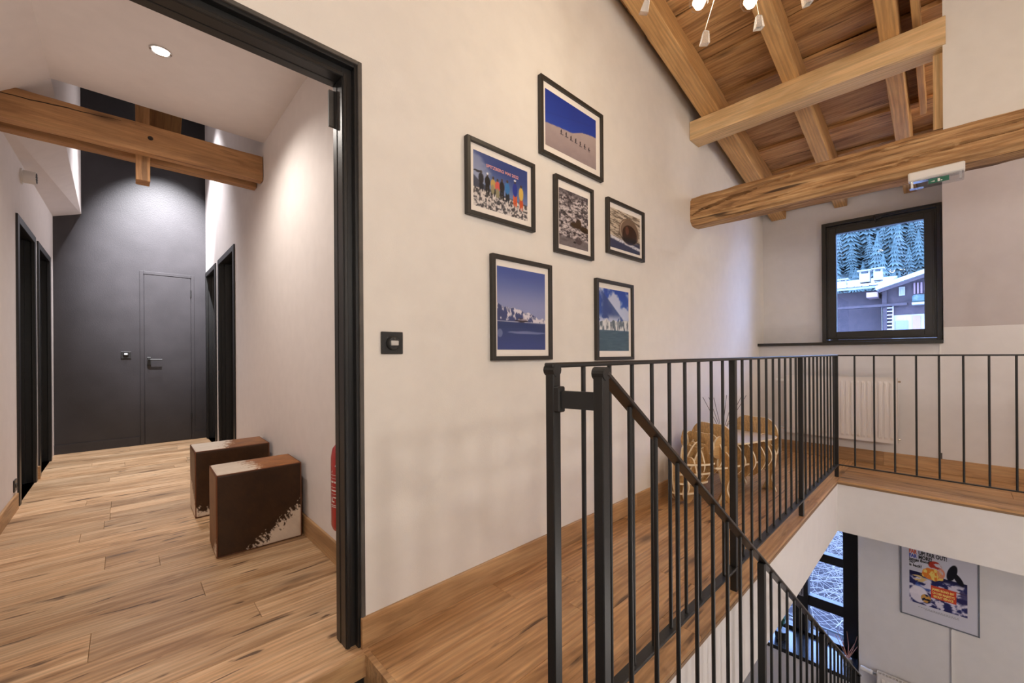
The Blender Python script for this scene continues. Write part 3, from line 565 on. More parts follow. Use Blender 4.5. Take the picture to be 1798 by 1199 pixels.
def p_seal(u, v):
    n = fbm(u*6, v*46+8*u, 21, 3); img = mixc((92, 80, 68), (206, 192, 172), sm(.3, .62, n)); img = blend(img, (58, 64, 92), sm(.30, .2, v-.04*u)); img = blend(img, (214, 214, 222), (1-sm(.02, .06, abs(v-.22+.15*(u-.3)-.03*fbm(u*20, v*3, 2))))*sm(.3, .6, fbm(u*30, v*30, 9)+.15))
    a = ((u-.62)/.33)**2+((v-.53)/.34)**2; img = blend(img, (120, 100, 84), sm(1.1, .95, a)); img = blend(img, (52, 34, 28), sm(.62, .5, ((u-.64)/.33)**2+((v-.46)/.33)**2)); img = blend(img, (26, 26, 28), sm(.42, .3, v)*sm(1.0, .9, a)*sm(.2, .3, v)); img = blend(img, (54, 58, 84), sm(1, .9, a)*sm(.27, .22, v))
    img = blend(img, (206, 188, 164), .9*(1-sm(.02, .07, abs(a-.80)))*sm(.55, .35, u)*sm(.3, .4, v)); img = blend(img, (98, 62, 50), ell(u, v, .55, .55, .06, .11)); return img
def p_ship(u, v):
    img = mixc((140, 146, 186), (70, 88, 156), sm(.5, 1.0, v)); hz = .345
    ridge = np.interp(u, [0, .1, .2, .3, .42, .55, .62, .75, .85, .93, 1], [.56, .53, .51, .515, .50, .46, .47, .43, .39, .41, .385])+.03*(fbm(u*16, u*0, 3)-.5); mt = sm(-.004, .004, ridge-v)*sm(-.004, .004, v-hz)
    snow = sm(.5, .62, fbm(u*18+v*10, v*12-u*8, 31)+.75*(v-ridge)+.06+.3*(u-.4)); img = blend(img, mixc((66, 74, 118), (214, 208, 216), snow), mt)
    wat = sm(-.003, .003, hz-v); wc = mixc((66, 78, 136), (52, 66, 112), sm(.0, .34, v)+.2*fbm(u*6, v*50, 5)); img = blend(img, wc, wat); img = blend(img, (146, 152, 188), .6*wat*ell(u, v, .6, .215, .4, .016)); img = blend(img, (140, 148, 186), .6*wat*ell(u, v, .05, .20, .05, .05)); img = blend(img, (200, 200, 214), .7*(1-sm(.0, .006, abs(v-hz))))
    img = blend(img, (52, 42, 52), np.maximum(ell(u, v, .48, .358, .14, .014), 0)); img = blend(img, (150, 140, 150), ell(u, v, .50, .375, .10, .012)); img = blend(img, (60, 50, 60), ell(u, v, .46, .388, .05, .008)); return img
def p_glac(u, v):
    img = mixc((70, 118, 196), (40, 70, 162), v); img = blend(img, (212, 216, 230), sm(.50, .66, fbm(u*4, v*5, 41)+.1)*.85); slope = 1.02-.62*(u); img = blend(img, (56, 74, 128), .85*sm(-.01, .02, slope-v)*sm(.1, .3, u+.12)*sm(.45, .55, v)); img = blend(img, (206, 210, 226), .8*sm(.5, .6, fbm(u*6, v*9, 44)+.12)*sm(.62, .5, v)*sm(.3, .5, v+.05))
    top = .44+.12*fbm(u*9, u*0, 7)+.05*(u-.5); cl = sm(-.004, .004, top-v)*sm(-.003, .003, v-.335); img = blend(img, mixc((96, 108, 118), (220, 220, 220), sm(.38, .6, fbm(u*34, v*9, 47, 3))), cl)
    wat = sm(-.004, .004, .335-v); img = blend(img, mixc((58, 84, 102), (88, 110, 124), fbm(u*6, v*60, 9)), wat); return img
M_salmon = plain('salmon_ink', (.80, .36, .34), .6)
def picture(label, x0, x1, z0, z1, fn, fwid, m_, group='framed polar photographs on the cream wall', rot=0):
    w = x1-x0; h = z1-z0; cx = (x0+x1)/2; cz = (z0+z1)/2
    p = thing('picture_frame', label, 'picture', (cx, WY-.001, cz), 0, group); p.rotation_euler = (0, math.radians(rot), 0)
    q = MB()
    for (a, b_, c_, d_) in ((-w/2, -w/2+fwid, -h/2, h/2), (w/2-fwid, w/2, -h/2, h/2), (-w/2+fwid, w/2-fwid, h/2-fwid, h/2), (-w/2+fwid, w/2-fwid, -h/2, -h/2+fwid)): q.box(a, b_, -.024, 0, c_, d_, ch=.0015)
    q.build('frame', plain('black_wood_moulding', (.028, .024, .019), .45, bump=.1), p)
    MB().box(-w/2+.008, w/2-.008, -.010, -.006, -h/2+.008, h/2-.008).build('mount', M_mat, p)
    l, r_, b_, t_ = m_; pw = w-2*fwid-l-r_; ph = h-2*fwid-b_-t_
    pr_ = print_mesh('print', pw, ph, 96, int(96*ph/pw), fn, M_print, p, ((l-r_)/2, -.0108, (b_-t_)/2), (1, 0, 0))
    MB().box(-w/2+fwid*.8, w/2-fwid*.8, -.0155, -.0135, -h/2+fwid*.8, h/2-fwid*.8).build('pane', M_fglass, p)
    return p, pr_, pw, ph
picture('topmost framed photo, a line of skiers on a snow ridge under deep blue sky', 1.532, 2.075, 2.048, 2.445, p_ski, .019, (.024, .040, .038, .032))
pg, pr_, pw, ph = picture('framed photo of a group in snow gear with a salmon lettered title', 1.066, 1.486, 1.634, 1.970, p_group, .019, (.022, .026, .028, .028))
t = text('lettering', 'SPITZBERG MAI 2022', .0195, M_salmon, pr_, (-pw/2+.215*pw, -.0008, ph/2-.055), (1, 0, 0), bold=.0003, sx=1.13)
picture('tall framed photo of a dark walrus lying on broken grey ice', 1.641, 1.976, 1.567, 1.974, p_walrus, .019, (.018, .024, .028, .040))
picture('framed photo of a curved dark seal rising from rippled water, furthest right', 2.120, 2.553, 1.642, 1.976, p_seal, .020, (.016, .024, .022, .030))
picture('large framed photo of a ship below snowy mountains and blue sky, bottom left', 1.203, 1.608, 1.003, 1.487, p_ship, .020, (.016, .024, .030, .030))
picture('framed photo of a white glacier cliff over dark water, bottom right', 2.000, 2.407, .992, 1.473, p_glac, .020, (.016, .026, .036, .030))
# =================================================================== POSTER DOWNSTAIRS
po = thing('framed_poster', 'framed film poster with red caption box on the lower wall', 'poster', (4.975, .077, -.91), -PI/2)
pwid, phei = .462, .70
q = MB()
for (a, b_, c_, d_) in ((-pwid/2, -pwid/2+.009, -phei/2, phei/2), (pwid/2-.009, pwid/2, -phei/2, phei/2), (-pwid/2, pwid/2, phei/2-.009, phei/2), (-pwid/2, pwid/2, -phei/2, -phei/2+.009)): q.box(a, b_, -.016, 0, c_, d_, ch=.001)
q.build('frame', plain('grey_aluminium', (.16, .17, .20), .5), po)
def p_poster(u, v):
    img = base((206, 204, 214), u); U = (u-.108)/.762; V = (v-.172)/.395; inside = (U > 0)*(U < 1)*(V > 0)*(V < 1)
    a = fbm(U*5, V*5, 61); c = fbm(U*9+3, V*9, 63); bb_ = fbm(U*16, V*16, 67)
    art = mixc((44, 46, 96), (214, 208, 224), sm(.42, .62, c)); art = blend(art, (34, 34, 70), sm(.8, .9, V-.05*U)*1.0); art = blend(art, (58, 84, 160), .9*ell(U, V, .27, .60, .16, .13)*sm(.35, .5, a))
    art = blend(art, (216, 186, 128), sm(.45, .56, bb_)*ell(U, V, .16, .78, .16, .12)); art = blend(art, (232, 224, 232), ell(U, V, .17, .30, .17, .26)*.95); art = blend(art, (204, 150, 70), ell(U, V, .30, .22, .09, .13)*sm(.35, .55, bb_)); art = blend(art, (30, 28, 44), ell(U, V, .30, .22, .09, .13)*sm(.5, .38, bb_))
    art = blend(art, (150, 80, 50), sm(.02, .0, abs(V-.72+.06*U-.01))*sm(.55, .65, U)); art = blend(art, (48, 44, 88), ell(U, V, .92, .55, .12, .2)*.8*sm(.4, .5, a)); edge = (V < .12+.1*np.abs(U-.9)+.35*fbm(U*12, V*6, 71)-.12*1)*1.
    img = [img[i]*(1-inside)+art[i]*inside for i in range(3)]
    fl_ = sm(.42, .6, fbm(u*22, v*22, 73)+.55*ell(u, v, .42, .58, .14, .07)-.12)*ell(u, v, .42, .58, .17, .075); img = blend(img, (226, 128, 52), fl_); img = blend(img, (236, 206, 110), fl_*sm(.5, .62, fbm(u*30, v*30, 75)+.1))
    img = blend(img, (176, 60, 44), ell(u, v, .46, .70, .09, .05)*sm(.38, .5, fbm(u*14+v*6, v*14, 77)+.05)); img = blend(img, (222, 140, 110), ell(u, v, .54, .62, .05, .06)*sm(.35, .5, fbm(u*18, v*9+u*6, 78)+.05)); img = blend(img, (24, 24, 34), np.maximum(ell(u-.35*(v-.66), v, .68, .66, .06, .10), ell(u+.7*(v-.6), v, .76, .60, .05, .07))*sm(.3, .42, fbm(u*12, v*12, 79)+.08))
    return img
pp = print_mesh('print', pwid-.018, phei-.018, 190, 260, p_poster, vcol('poster_ink', .3), po, (0, -.0105, 0), (1, 0, 0))
MB().box(-pwid/2+.009, pwid/2-.009, -.010, 0, -phei/2+.009, phei/2-.009).build('backing', M_mat, po)
INK = plain('black_ink', (.012, .012, .014), .6); RI = plain('red_ink', (.62, .09, .03), .6); BI = plain('blue_ink', (.05, .07, .42), .6); YI = plain('yellow_ink', (.9, .68, .18), .6)
yt = -.0014
def pt(s, x, z, size, mat, **k): return text('lettering', s, size, mat, pp, (x, yt, z), (1, 0, 0), **k)
x0 = -.175; B1, B2, B3, B4, B5 = .197, .162, .136, .112, .086
pt('FAR', x0, B1, .046, RI, bold=.0016, fitw=.048); pt('UP! FAR OUT!', x0+.058, B1, .046, INK, bold=.0016, fitw=.168)
pt('FAR', x0, B2, .042, BI, bold=.0016, fitw=.048); pt('MORE!', x0+.058, B2, .042, INK, bold=.0016, fitw=.080)
pt('James Bond', x0, B3, .032, INK, bold=.001, fitw=.126); pt('007', x0, B4, .030, INK, bold=.0006, shear=.3, fitw=.040); MB().prism([(x0+.036, B4+.016), (x0+.062, B4+.019), (x0+.036, B4+.021)], 1, yt-.0004, yt).build('emblem', INK, pp)
pt('is back!', x0, B5, .032, INK, bold=.001, fitw=.076)
bx_ = MB().box(-.043, .104, -.0022, -.0006, -.141, -.036); bx_.build('caption_box', plain('red_panel_ink', (.60, .055, .02), .6), pp)
yt = -.0030
pt('JAMES BOND 007', -.036, -.072, .026, YI, bold=.0009, fitw=.130); pt("ON HER MAJESTY'S", -.034, -.102, .026, YI, bold=.0009, fitw=.128); pt('SECRET SERVICE', -.028, -.130, .026, YI, bold=.0009, fitw=.115)
for k_, (w_, z_) in enumerate(((.24, -.252), (.20, -.262))):
    pp_ = MB()
    for q_ in range(16): pp_.box(-.12+w_*q_/16+.04*k_, -.12+w_*q_/16+.010+.04*k_, -.0014, -.0006, z_, z_+.004)
    pp_.build('small_print', plain('grey_ink', (.3, .3, .32), .6) if k_ == 0 else bpy.data.materials['grey_ink'], pp)
MB().box(4.955, 4.975, -.002, .004, -2.80, -1.265).build('trim_5', M_wplas, kind='structure')
# =================================================================== SWITCHES, SENSOR, LAMPS
sw = thing('motion_sensor_switch', 'black square wall switch with round motion sensor on the cream wall', 'switch', (.725, WY, 1.0765))
MB().box(-.043, .043, -.009, 0, -.041, .041, ch=.002).build('plate', M_bplas, sw)
q = MB().lathe([(.026, 0), (.025, .010), (.021, .016), (.0, .018)], n=24).build('sensor_dome', M_bplas, sw, smooth=True); frame_obj(q, (0, -.009, -.001), (1, 0, 0), (0, -1, 0))
MB().box(-.015, .015, -.030, -.020, -.010, .008, ch=.002).build('lens', plain('milky_lens', (.55, .53, .50), .4), sw); q = MB().lathe([(.004, 0), (.004, .004), (.0, .004)], n=10).build('button', M_edge, sw); frame_obj(q, (0, -.024, .015), (1, 0, 0), (0, -1, 0))
s2 = thing('hall_switch', 'small black switch with lit sensor on the black end wall', 'switch', (.015, 6.51, 1.055))
MB().box(-.043, .043, -.008, 0, -.041, .041, ch=.002).build('plate', M_bplas, s2); q = MB().lathe([(.024, 0), (.022, .012), (.0, .015)], n=20).build('sensor_dome', M_bplas, s2); frame_obj(q, (0, -.008, .008), (1, 0, 0), (0, -1, 0))
MB().box(-.014, .014, -.030, -.018, .002, .020, ch=.002).build('lens', plain('white_lens', (.9, .9, .9), .3), s2)
sk = thing('wall_socket', 'small black socket plate low on the left hall wall', 'socket', (-.545, 4.33, .17)); MB().box(0, .008, -.04, .04, -.04, .04, ch=.002).build('plate', M_bplas, sk); q = MB().lathe([(.02, 0), (.018, -.002), (.015, .004), (.0, .003)], n=16).build('insert', M_frm, sk); frame_obj(q, (.008, 0, 0), (0, 1, 0), (1, 0, 0))
al = thing('wall_alarm', 'round white alarm sounder with vents, high on left hall wall', 'alarm', (-.545, 4.66, 2.365))
q = MB().lathe([(.058, 0), (.058, .010), (.046, .012), (.046, .062), (.044, .075), (.0, .075)], n=28).build('housing', M_wplas, al, smooth=True); frame_obj(q, (0, 0, 0), (0, 1, 0), (1, 0, 0))
for k in range(12):
    a = 2*PI*k/12; MB().box(.0755, .079, -.004, .004, .016, .038).build('vent', plain('grey_slot', (.12, .12, .12), .6) if k == 0 else bpy.data.materials['grey_slot'], al).rotation_euler = (a, 0, 0)
def downlight(x, y, z, label, power=None, cone=110, col=SOFT, aim=(0, 0, -1), vis=True):
    d_ = thing('ceiling_spotlight', label, 'spotlight', (x, y, z))
    q = MB(); n = 28
    q.lathe([(.036, -.001), (.045, -.001), (.045, -.006), (.042, -.008), (.035, -.004), (.034, .002)], n=n).build('trim_ring', M_chrome, d_)
    MB().lathe([(.0, -.003), (.033, -.003), (.033, -.0055), (.0, -.0065)], n=n).build('lens', M_spot, d_)
    if power: lamp('spot_light', (0, 0, -.02), power, col, .03, cone, aim, .7, parent=d_)
downlight(.146, 2.793, 2.616, 'round recessed spotlight glowing in the hall ceiling', P_HALL*.9, 150)
# wall-wash spots high up in the hall's attic part (out of the frame), as the scallops on the walls show
for (x, y, lab) in ((.33, 4.75, 'recessed spotlight high over the hall aimed at the black end wall'), (.30, 5.70, 'recessed spotlight high over the far end of the hall floor')):
    d_ = thing('ceiling_spotlight', lab, 'spotlight', (x, y, 4.3)); MB().lathe([(.0, -.003), (.036, -.003), (.045, -.008), (.045, -.001), (.0, -.001)], n=24).build('lens', M_spot, d_)
    lamp('spot_light', (0, 0, -.03), P_WASH*(1.0 if y < 5.5 else .19), COOL, .025, 37 if y < 5.5 else 70, (.02, 1.76, -2.08) if y < 5.5 else (0, -.05, -1), 1.0, parent=d_)
lamp('bedroom_fill', (1.8, 4.8, 2.3), 10, SOFT, .1); lamp('bedroom_fill', (1.8, 6.1, 2.3), 14, SOFT, .1)  # unseen lights added to fill the rooms behind the right hall doors
# emergency exit light
ex = thing('exit_light', 'white emergency exit light with green pictogram under the rough beam', 'exit light', (3.335, .050, 2.062))
MB().box(-.028, .028, -.112, .112, -.050, 0, ch=.006).build('housing', M_wplas, ex)
MB().box(-.024, .024, -.108, .108, -.092, -.050, ch=.003).build('diffuser', glass('clear_acrylic', (.86, .88, .92), 1.6), ex)
gp = MB().box(-.030, -.0255, -.052, .028, -.088, -.062).build('pictogram', M_green, ex)
MB().box(-.0312, -.0300, -.017, -.008, -.084, -.068).prism([(.020, -.078), (.004, -.075), (.004, -.081)], 0, -.0312, -.030).prism([(-.028, -.080), (-.020, -.076), (-.020, -.084)], 0, -.0312, -.030).build('arrow', M_wtxt, gp)
MB().box(-.022, .022, -.10, .10, -.056, -.051).box(-.02, .0, .09, .10, -.09, -.055).box(-.02, .0, -.10, -.09, -.09, -.055).build('reflector', M_chrome, ex)
# pendant with bulbs and glass prisms
hub = Vector((1.64, .515, 2.62)); pe = thing('pendant_lamp', 'brass wire pendant with clear bulbs and cut glass drops over the stair', 'lamp', hub)
top = RZ(hub.x)
MB().tube([(0, 0, 0), (0, 0, top-hub.z-.02)], .004, 8).lathe([(.0, top-hub.z-.03), (.05, top-hub.z-.03), (.055, top-hub.z), (.0, top-hub.z)], n=24).lathe([(.0, -.02), (.03, -.02), (.035, .02), (.0, .03)], n=20).build('stem', M_gold, pe)
BL = [(1.531, .619, 2.312), (1.667, .491, 2.315), (1.55, .75, 2.64), (1.50, .43, 2.46), (1.74, .38, 2.47), (1.60, .70, 2.48)]
for k, p in enumerate(BL):
    q = Vector(p)-hub; wm = MB(); wm.tube([(0, 0, 0), q*.5+Vector((0, 0, .02)), q+Vector((0, 0, .06))], .0016, 6).tube([q+Vector((0, 0, .06)), q+Vector((0, 0, .03))], .010, 12)
    bu = MB().lathe([(.0, -.036), (.014, -.034), (.028, -.022), (.035, -.004), (.033, .012), (.022, .026), (.012, .034), (.011, .04)], tuple(q), 24).build('bulb', M_bulbg, pe, smooth=True)
    MB().lathe([(.0, -.028), (.014, -.024), (.024, -.004), (.018, .014), (.0, .022)], tuple(q), 14).build('filament', M_bulb, bu, smooth=True)
    wm.build('bulb_wire', M_gold, pe); lamp('bulb_light', q+Vector((0, 0, -.0)), P_BULB, WARM, .03, parent=pe)
CRY = [(1.388, .754, 2.292, .25), (1.546, .605, 2.176, .1), (1.688, .471, 2.231, .0), (1.814, .353, 2.315, -.25), (1.58, .66, 2.58, .1), (1.45, .40, 2.36, -.2)]
for k, (x, y, z, tl) in enumerate(CRY):
    q = Vector((x, y, z))-hub; MB().tube([(0, 0, 0), q*.6+Vector((0, 0, .02)), q+Vector((0, 0, .03))], .0012, 5).build('drop_wire', plain('white_wire', (.8, .72, .6), .4) if k == 0 else bpy.data.materials['white_wire'], pe)
    m_ = MB(); t_, b_ = .009, .015; h_ = .024
    m_.add([(-t_, -.006, h_), (t_, -.006, h_), (t_, .006, h_), (-t_, .006, h_), (-b_, -.011, -h_), (b_, -.011, -h_+.004), (b_, .011, -h_+.004), (-b_, .011, -h_)], [(0, 1, 2, 3), (4, 7, 6, 5), (0, 4, 5, 1), (1, 5, 6, 2), (2, 6, 7, 3), (3, 7, 4, 0)])
    gm, gt, gb = (nm('crystal')) if k == 0 else (bpy.data.materials['crystal'], None, None)
    if k == 0: gb.inputs['Transmission Weight'].default_value = .85; gb.inputs['IOR'].default_value = 1.5; gb.inputs['Roughness'].default_value = .02; gb.inputs['Base Color'].default_value = (1, .98, .95, 1)
    o = m_.build('glass_drop', gm, pe); o.location = q; o.rotation_euler = (tl*.6, tl, -.75)
# unseen fill lamps added to brighten the stairwell, outside the view
for (x, y, z, pw_, lab) in ((-.7, -.9, 2.05, P_FILL, 'added round fill lamp over the top of the stair behind the viewer'), (.9, -1.45, 1.95, P_FILL*1.0, 'added round fill lamp over the stair void'), (4.05, -1.6, 2.60, P_FILL*.75, 'added round fill lamp over the far gallery')):
    d_ = thing('fill_globe', lab, 'lamp', (x, y, z)); MB().lathe([(.0, -.07), (.045, -.055), (.07, -.01), (.06, .04), (.03, .065), (.0, .07)], n=24).build('globe', emit('fill_glow', (1, .88, .72), 3) if x < 0 else bpy.data.materials['fill_glow'], d_, smooth=True)
    MB().tube([(0, 0, .06), (0, 0, RZ(x)-z)], .004, 6).build('cord', M_blk, d_)
    lamp('fill_light', (0, 0, -.14), pw_, SOFT, .12, parent=d_)
d_ = thing('fill_globe', 'added round fill lamp under the lower ceiling', 'lamp', (2.6, -1.5, -.9)); MB().lathe([(.0, -.07), (.045, -.055), (.07, -.01), (.06, .04), (.03, .065), (.0, .07)], n=24).build('globe', bpy.data.materials['fill_glow'], d_); lamp('fill_light', (0, 0, -.14), P_LOW, (1, .92, .86), .12, parent=d_)  # unseen lamp added to light the lower storey
# =================================================================== RADIATORS
def radiator(label, x, ya, yb, z0, z1, fins, valve_side, back):
    r_ = thing('radiator', label, 'radiator', (x, (ya+yb)/2, z0)); W_ = yb-ya; H_ = z1-z0
    m_ = MB(); n = fins; pitch = (W_-.04)/n
    poly = [(-W_/2, .0)]; y = -W_/2+.02
    vs = []; prof = [(-W_/2, 0.)]
    for k in range(n):
        c_ = -W_/2+.02+pitch*(k+.5); prof += [(c_-pitch*.32, 0.), (c_-pitch*.22, -.007), (c_+pitch*.22, -.007), (c_+pitch*.32, 0.)]
    prof += [(W_/2, 0.)]
    zs = [0, .03, .05, H_-.05, H_-.03, H_]; fl_ = [0, 0, 1, 1, 0, 0]
    for z, f_ in zip(zs, fl_): vs += [(d*f_+.0, yq, z) for yq, d in prof]
    N = len(prof); fs = [(i*N+j, i*N+j+1, (i+1)*N+j+1, (i+1)*N+j) for i in range(5) for j in range(N-1)]
    m_.add(vs, fs); m_.build('panel', M_rad, r_)
    MB().box(.0, .045, -W_/2-.002, -W_/2+.002, .005, H_+.003).build('side_cover', M_rad, r_); MB().box(.0, .045, W_/2-.002, W_/2+.002, .005, H_+.003).build('side_cover', M_rad, r_)
    g = MB().box(-.003, .003, -W_/2, W_/2, H_-.002, H_+.004).box(.042, .048, -W_/2, W_/2, H_-.002, H_+.004)
    for k in range(int(W_/.022)): yq = -W_/2+.011+k*.022; g.box(.003, .042, yq-.003, yq+.003, H_-.004, H_)
    g.build('top_grille', M_rad, r_); MB().box(.040, .046, -W_/2, W_/2, .0, H_).build('rear_panel', M_rad, r_)
    MB().box(.046, back, -W_/2+.1, -W_/2+.13, .1, H_-.1).box(.046, back, W_/2-.13, W_/2-.1, .1, H_-.1).build('wall_bracket', M_rad, r_)
    return r_, W_, H_
ra, W_, H_ = radiator('white panel radiator under the upper window behind the gallery railing', 4.955, .318, 1.165, .215, .795, 21, 1, .092)
MB().tube([(.02, -W_/2-.002, H_-.03), (.02, -W_/2-.02, H_-.03)], .008).tube([(.02, -W_/2-.002, .04), (.02, -W_/2-.016, .04)], .008).build('plug', M_chrome, ra)
MB().tube([(.02, W_/2, .04), (.02, W_/2+.05, .04)], .010).tube([(.02, W_/2+.045, .04), (.02, W_/2+.045, -.215)], .007).build('pipe', M_chrome, ra); MB().tube([(.02, W_/2+.005, H_-.05), (.02, W_/2+.085, H_-.05)], [.014, .018]).build('valve', M_wplas, ra)
rb, W2, H2 = radiator('white radiator below the film poster on the lower floor', 4.873, -.55, .46, -2.43, -1.835, 24, 1, .09)
MB().tube([(.02, W2/2, H2-.02), (.02, W2/2+.03, H2-.02)], .012).build('valve_body', M_chrome, rb, smooth=True); MB().tube([(.02, W2/2+.03, H2-.02), (.02, W2/2+.045, H2-.02), (.02, W2/2+.05, H2-.02), (.02, W2/2+.115, H2-.018)], [.017, .021, .018, .022], 16).build('thermostat_head', M_wplas, rb, smooth=True)
MB().box(5.042, 5.050, .052, .062, .12, 1.10).build('trim_6', M_wplas, kind='structure'); MB().box(5.036, 5.044, .048, .058, 0.0, .17).build('trim_7', M_edge, kind='structure')
# =================================================================== FIRE EXTINGUISHER
fe = thing('fire_extinguisher', 'red fire extinguisher hung on the hall wall behind the black portal', 'extinguisher', (.672, 1.700, .318))
MB().lathe([(.0, .0), (.045, .0), (.062, .012), (.068, .03), (.068, .30), (.062, .335), (.045, .358), (.022, .372), (.018, .385), (.0, .385)], n=32).build('cylinder', M_red, fe, smooth=True)
MB().lathe([(.0705, .055), (.0705, .285)], n=32).build('label_sheet', plain('red_label', (.36, .02, .02), .4), fe, smooth=True) if False else None
MB().lathe([(.0, .38), (.020, .38), (.020, .41), (.014, .43), (.0, .43)], n=16).box(-.01, .06, -.008, .008, .425, .437, ch=.002).box(-.01, .055, -.007, .007, .45, .460, ch=.002).build('valve_lever', M_bplas, fe)
MB().tube([(0, 0, .40), (.02, -.05, .43), (.02, -.075, .40), (.02, -.08, .30), (.01, -.075, .12)], .008, 10).build('hose', M_bplas, fe, smooth=True)
cx = MB()
def on_cyl(a0, a1, z0, z1, n=5, R=.0688):
    vs = []; fs = []
    for i in range(n+1):
        a = math.radians(a0+(a1-a0)*i/n); vs += [(R*math.cos(a), R*math.sin(a), z0), (R*math.cos(a), R*math.sin(a), z1)]
    for i in range(n): fs.append((2*i, 2*i+2, 2*i+3, 2*i+1))
    return vs, fs
for (a0, a1, z0, z1) in ((172, 258, .235, .237), (172, 258, .222, .2235), (172, 258, .187, .1885), (172, 258, .16, .1615), (175, 192, .205, .212), (196, 222, .205, .212), (176, 215, .172, .177), (190, 240, .145, .15), (180, 186, .128, .148), (186, 196, .128, .133), (176, 230, .115, .118), (178, 220, .108, .111)): cx.add(*on_cyl(a0, a1, z0, z1))
cx.build('label_lines', M_wtxt, fe)
q = MB(); q.add([(.0692*math.cos(math.radians(a)), .0692*math.sin(math.radians(a)), z) for a, z in ((178, .245), (214, .245), (205, .282))], [(0, 1, 2)]); q.build('emblem', M_wtxt, fe)
lt = text('lettering', '3 KG', .024, M_wtxt, fe, (-.060, -.036, .07), (math.cos(math.radians(-60)), math.sin(math.radians(-60)), 0), bold=.0006)
MB().box(.05, .092, -.02, .02, .30, .36).build('wall_bracket', M_blk, fe)
# black round cap of the hose horn seen above it
hh = thing('hose_horn_disc', 'black round disc on the hall wall above the fire extinguisher', 'disc', (.765, 1.83, .835)); q = MB().lathe([(.0, .0), (.085, .0), (.085, .012), (.072, .045), (.03, .06), (.0, .062)], n=32).build('dome', M_bplas, hh, smooth=True); frame_obj(q, (0, 0, 0), (0, 1, 0), (-1, 0, 0))
# =================================================================== COWHIDE CUBES
def hide_cube(label, x0, x1, y0, y1, h, seed, fn, rot=0):
    s_ = thing('cowhide_stool', label, 'stool', ((x0+x1)/2, (y0+y1)/2, 0), rot, 'pair of cowhide cube stools')
    hx, hy, hz = (x1-x0)/2, (y1-y0)/2, h/2; N = 110; R = .014; V = []; F = []; 
    g = np.linspace(-1, 1, N+1); A, B = np.meshgrid(g, g)
    for ax, sg in ((0, -1), (0, 1), (1, -1), (1, 1), (2, 1), (2, -1)):
        P_ = np.zeros((N+1, N+1, 3)); o1, o2 = [i for i in range(3) if i != ax]; P_[..., ax] = sg; P_[..., o1] = A; P_[..., o2] = B; k = sum(len(v) for v in V); V.append(P_.reshape(-1, 3))
        ii, jj = np.meshgrid(np.arange(N), np.arange(N)); b0 = (jj*(N+1)+ii).ravel()+k; f_ = np.stack([b0, b0+1, b0+N+2, b0+N+1], 1)
        F.append(f_)
    V = np.concatenate(V); F = np.concatenate(F); H = np.array([hx, hy, hz]); P_ = V*H; inn = np.clip(P_, -(H-R), H-R); d_ = P_-inn; L = np.linalg.norm(d_, axis=1, keepdims=True); L[L == 0] = 1
    Q = np.where(L > 0, inn+d_/L*R, P_); bul = .006*(1-V[:, [0]]**2)*(1-V[:, [1]]**2); Q[:, 2] += (bul[:, 0])*(V[:, 2] > .99)
    cols = fn(P_[:, 0]/hx, P_[:, 1]/hy, P_[:, 2]/hz, V)
    me = bpy.data.meshes.new('body'); me.from_pydata((Q+[0, 0, hz]).tolist(), [], F.tolist()); me.polygons.foreach_set('use_smooth', [True]*len(F)); setcol(me, smap(cols/255.))
    bm = bmesh.new(); bm.from_mesh(me); bmesh.ops.remove_doubles(bm, verts=bm.verts[:], dist=1e-6); bmesh.ops.recalc_face_normals(bm, faces=bm.faces[:]); bm.to_mesh(me); bm.free()
    link('body', me, M_hide, s_)
    q = MB(); e = .0005; X, Y_, Z_ = hx-.004, hy-.004, h-.004
    for c_ in (Z_, .006): q.tube([(-X, -Y_, c_), (X, -Y_, c_), (X, Y_, c_), (-X, Y_, c_), (-X, -Y_, c_)], .0032, 6)
    for sx_ in (-1, 1):
        for sy_ in (-1, 1): q.tube([(sx_*X, sy_*Y_, .006), (sx_*X, sy_*Y_, Z_)], .0032, 6)
    q.build('piping', plain('brown_leather_piping', (.16, .055, .022), .5), s_)
    return s_
def hair(x, y, z, V, seed):
    top = np.abs(V[:, 2]) > .999; fr = np.abs(V[:, 1]) > .999
    a = np.where(top, x, np.where(fr, x, y)); b_ = np.where(top, y, z)
    return a, b_, top, fr, np.abs(V[:, 0]) > .999
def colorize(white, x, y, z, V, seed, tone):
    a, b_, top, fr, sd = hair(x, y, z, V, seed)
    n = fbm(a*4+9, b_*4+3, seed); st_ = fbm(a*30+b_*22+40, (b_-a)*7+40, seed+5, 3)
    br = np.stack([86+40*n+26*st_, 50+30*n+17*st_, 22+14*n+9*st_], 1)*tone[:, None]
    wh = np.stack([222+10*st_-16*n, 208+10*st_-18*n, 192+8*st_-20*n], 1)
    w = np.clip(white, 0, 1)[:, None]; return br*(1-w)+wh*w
def fn1(x, y, z, V):
    a, b_, top, fr, sd = hair(x, y, z, V, 1); e = .5*(fbm(a*9+5+b_*5, b_*5-a*5+20, 3)-.5)+.75*(fbm(a*34+b_*26+9, (b_-a)*9+30, 8, 3)-.5)
    w = np.zeros_like(x)
    w = np.where(top, sm(-.03, .03, (-.15-x)-.10*y+e*.9), w)
    w = np.where(fr & (V[:, 1] < 0), sm(-.03, .03, (x*.88-z*1.25-1.02)+e*1.0), w)
    w = np.where(sd & (V[:, 0] < 0), sm(-.03, .03, (-y*.55-z-1.12)+e*.8), w)
    tone = np.where(top, 1.28, np.where(fr, .46, .95)); return colorize(w, x, y, z, V, 2, tone)
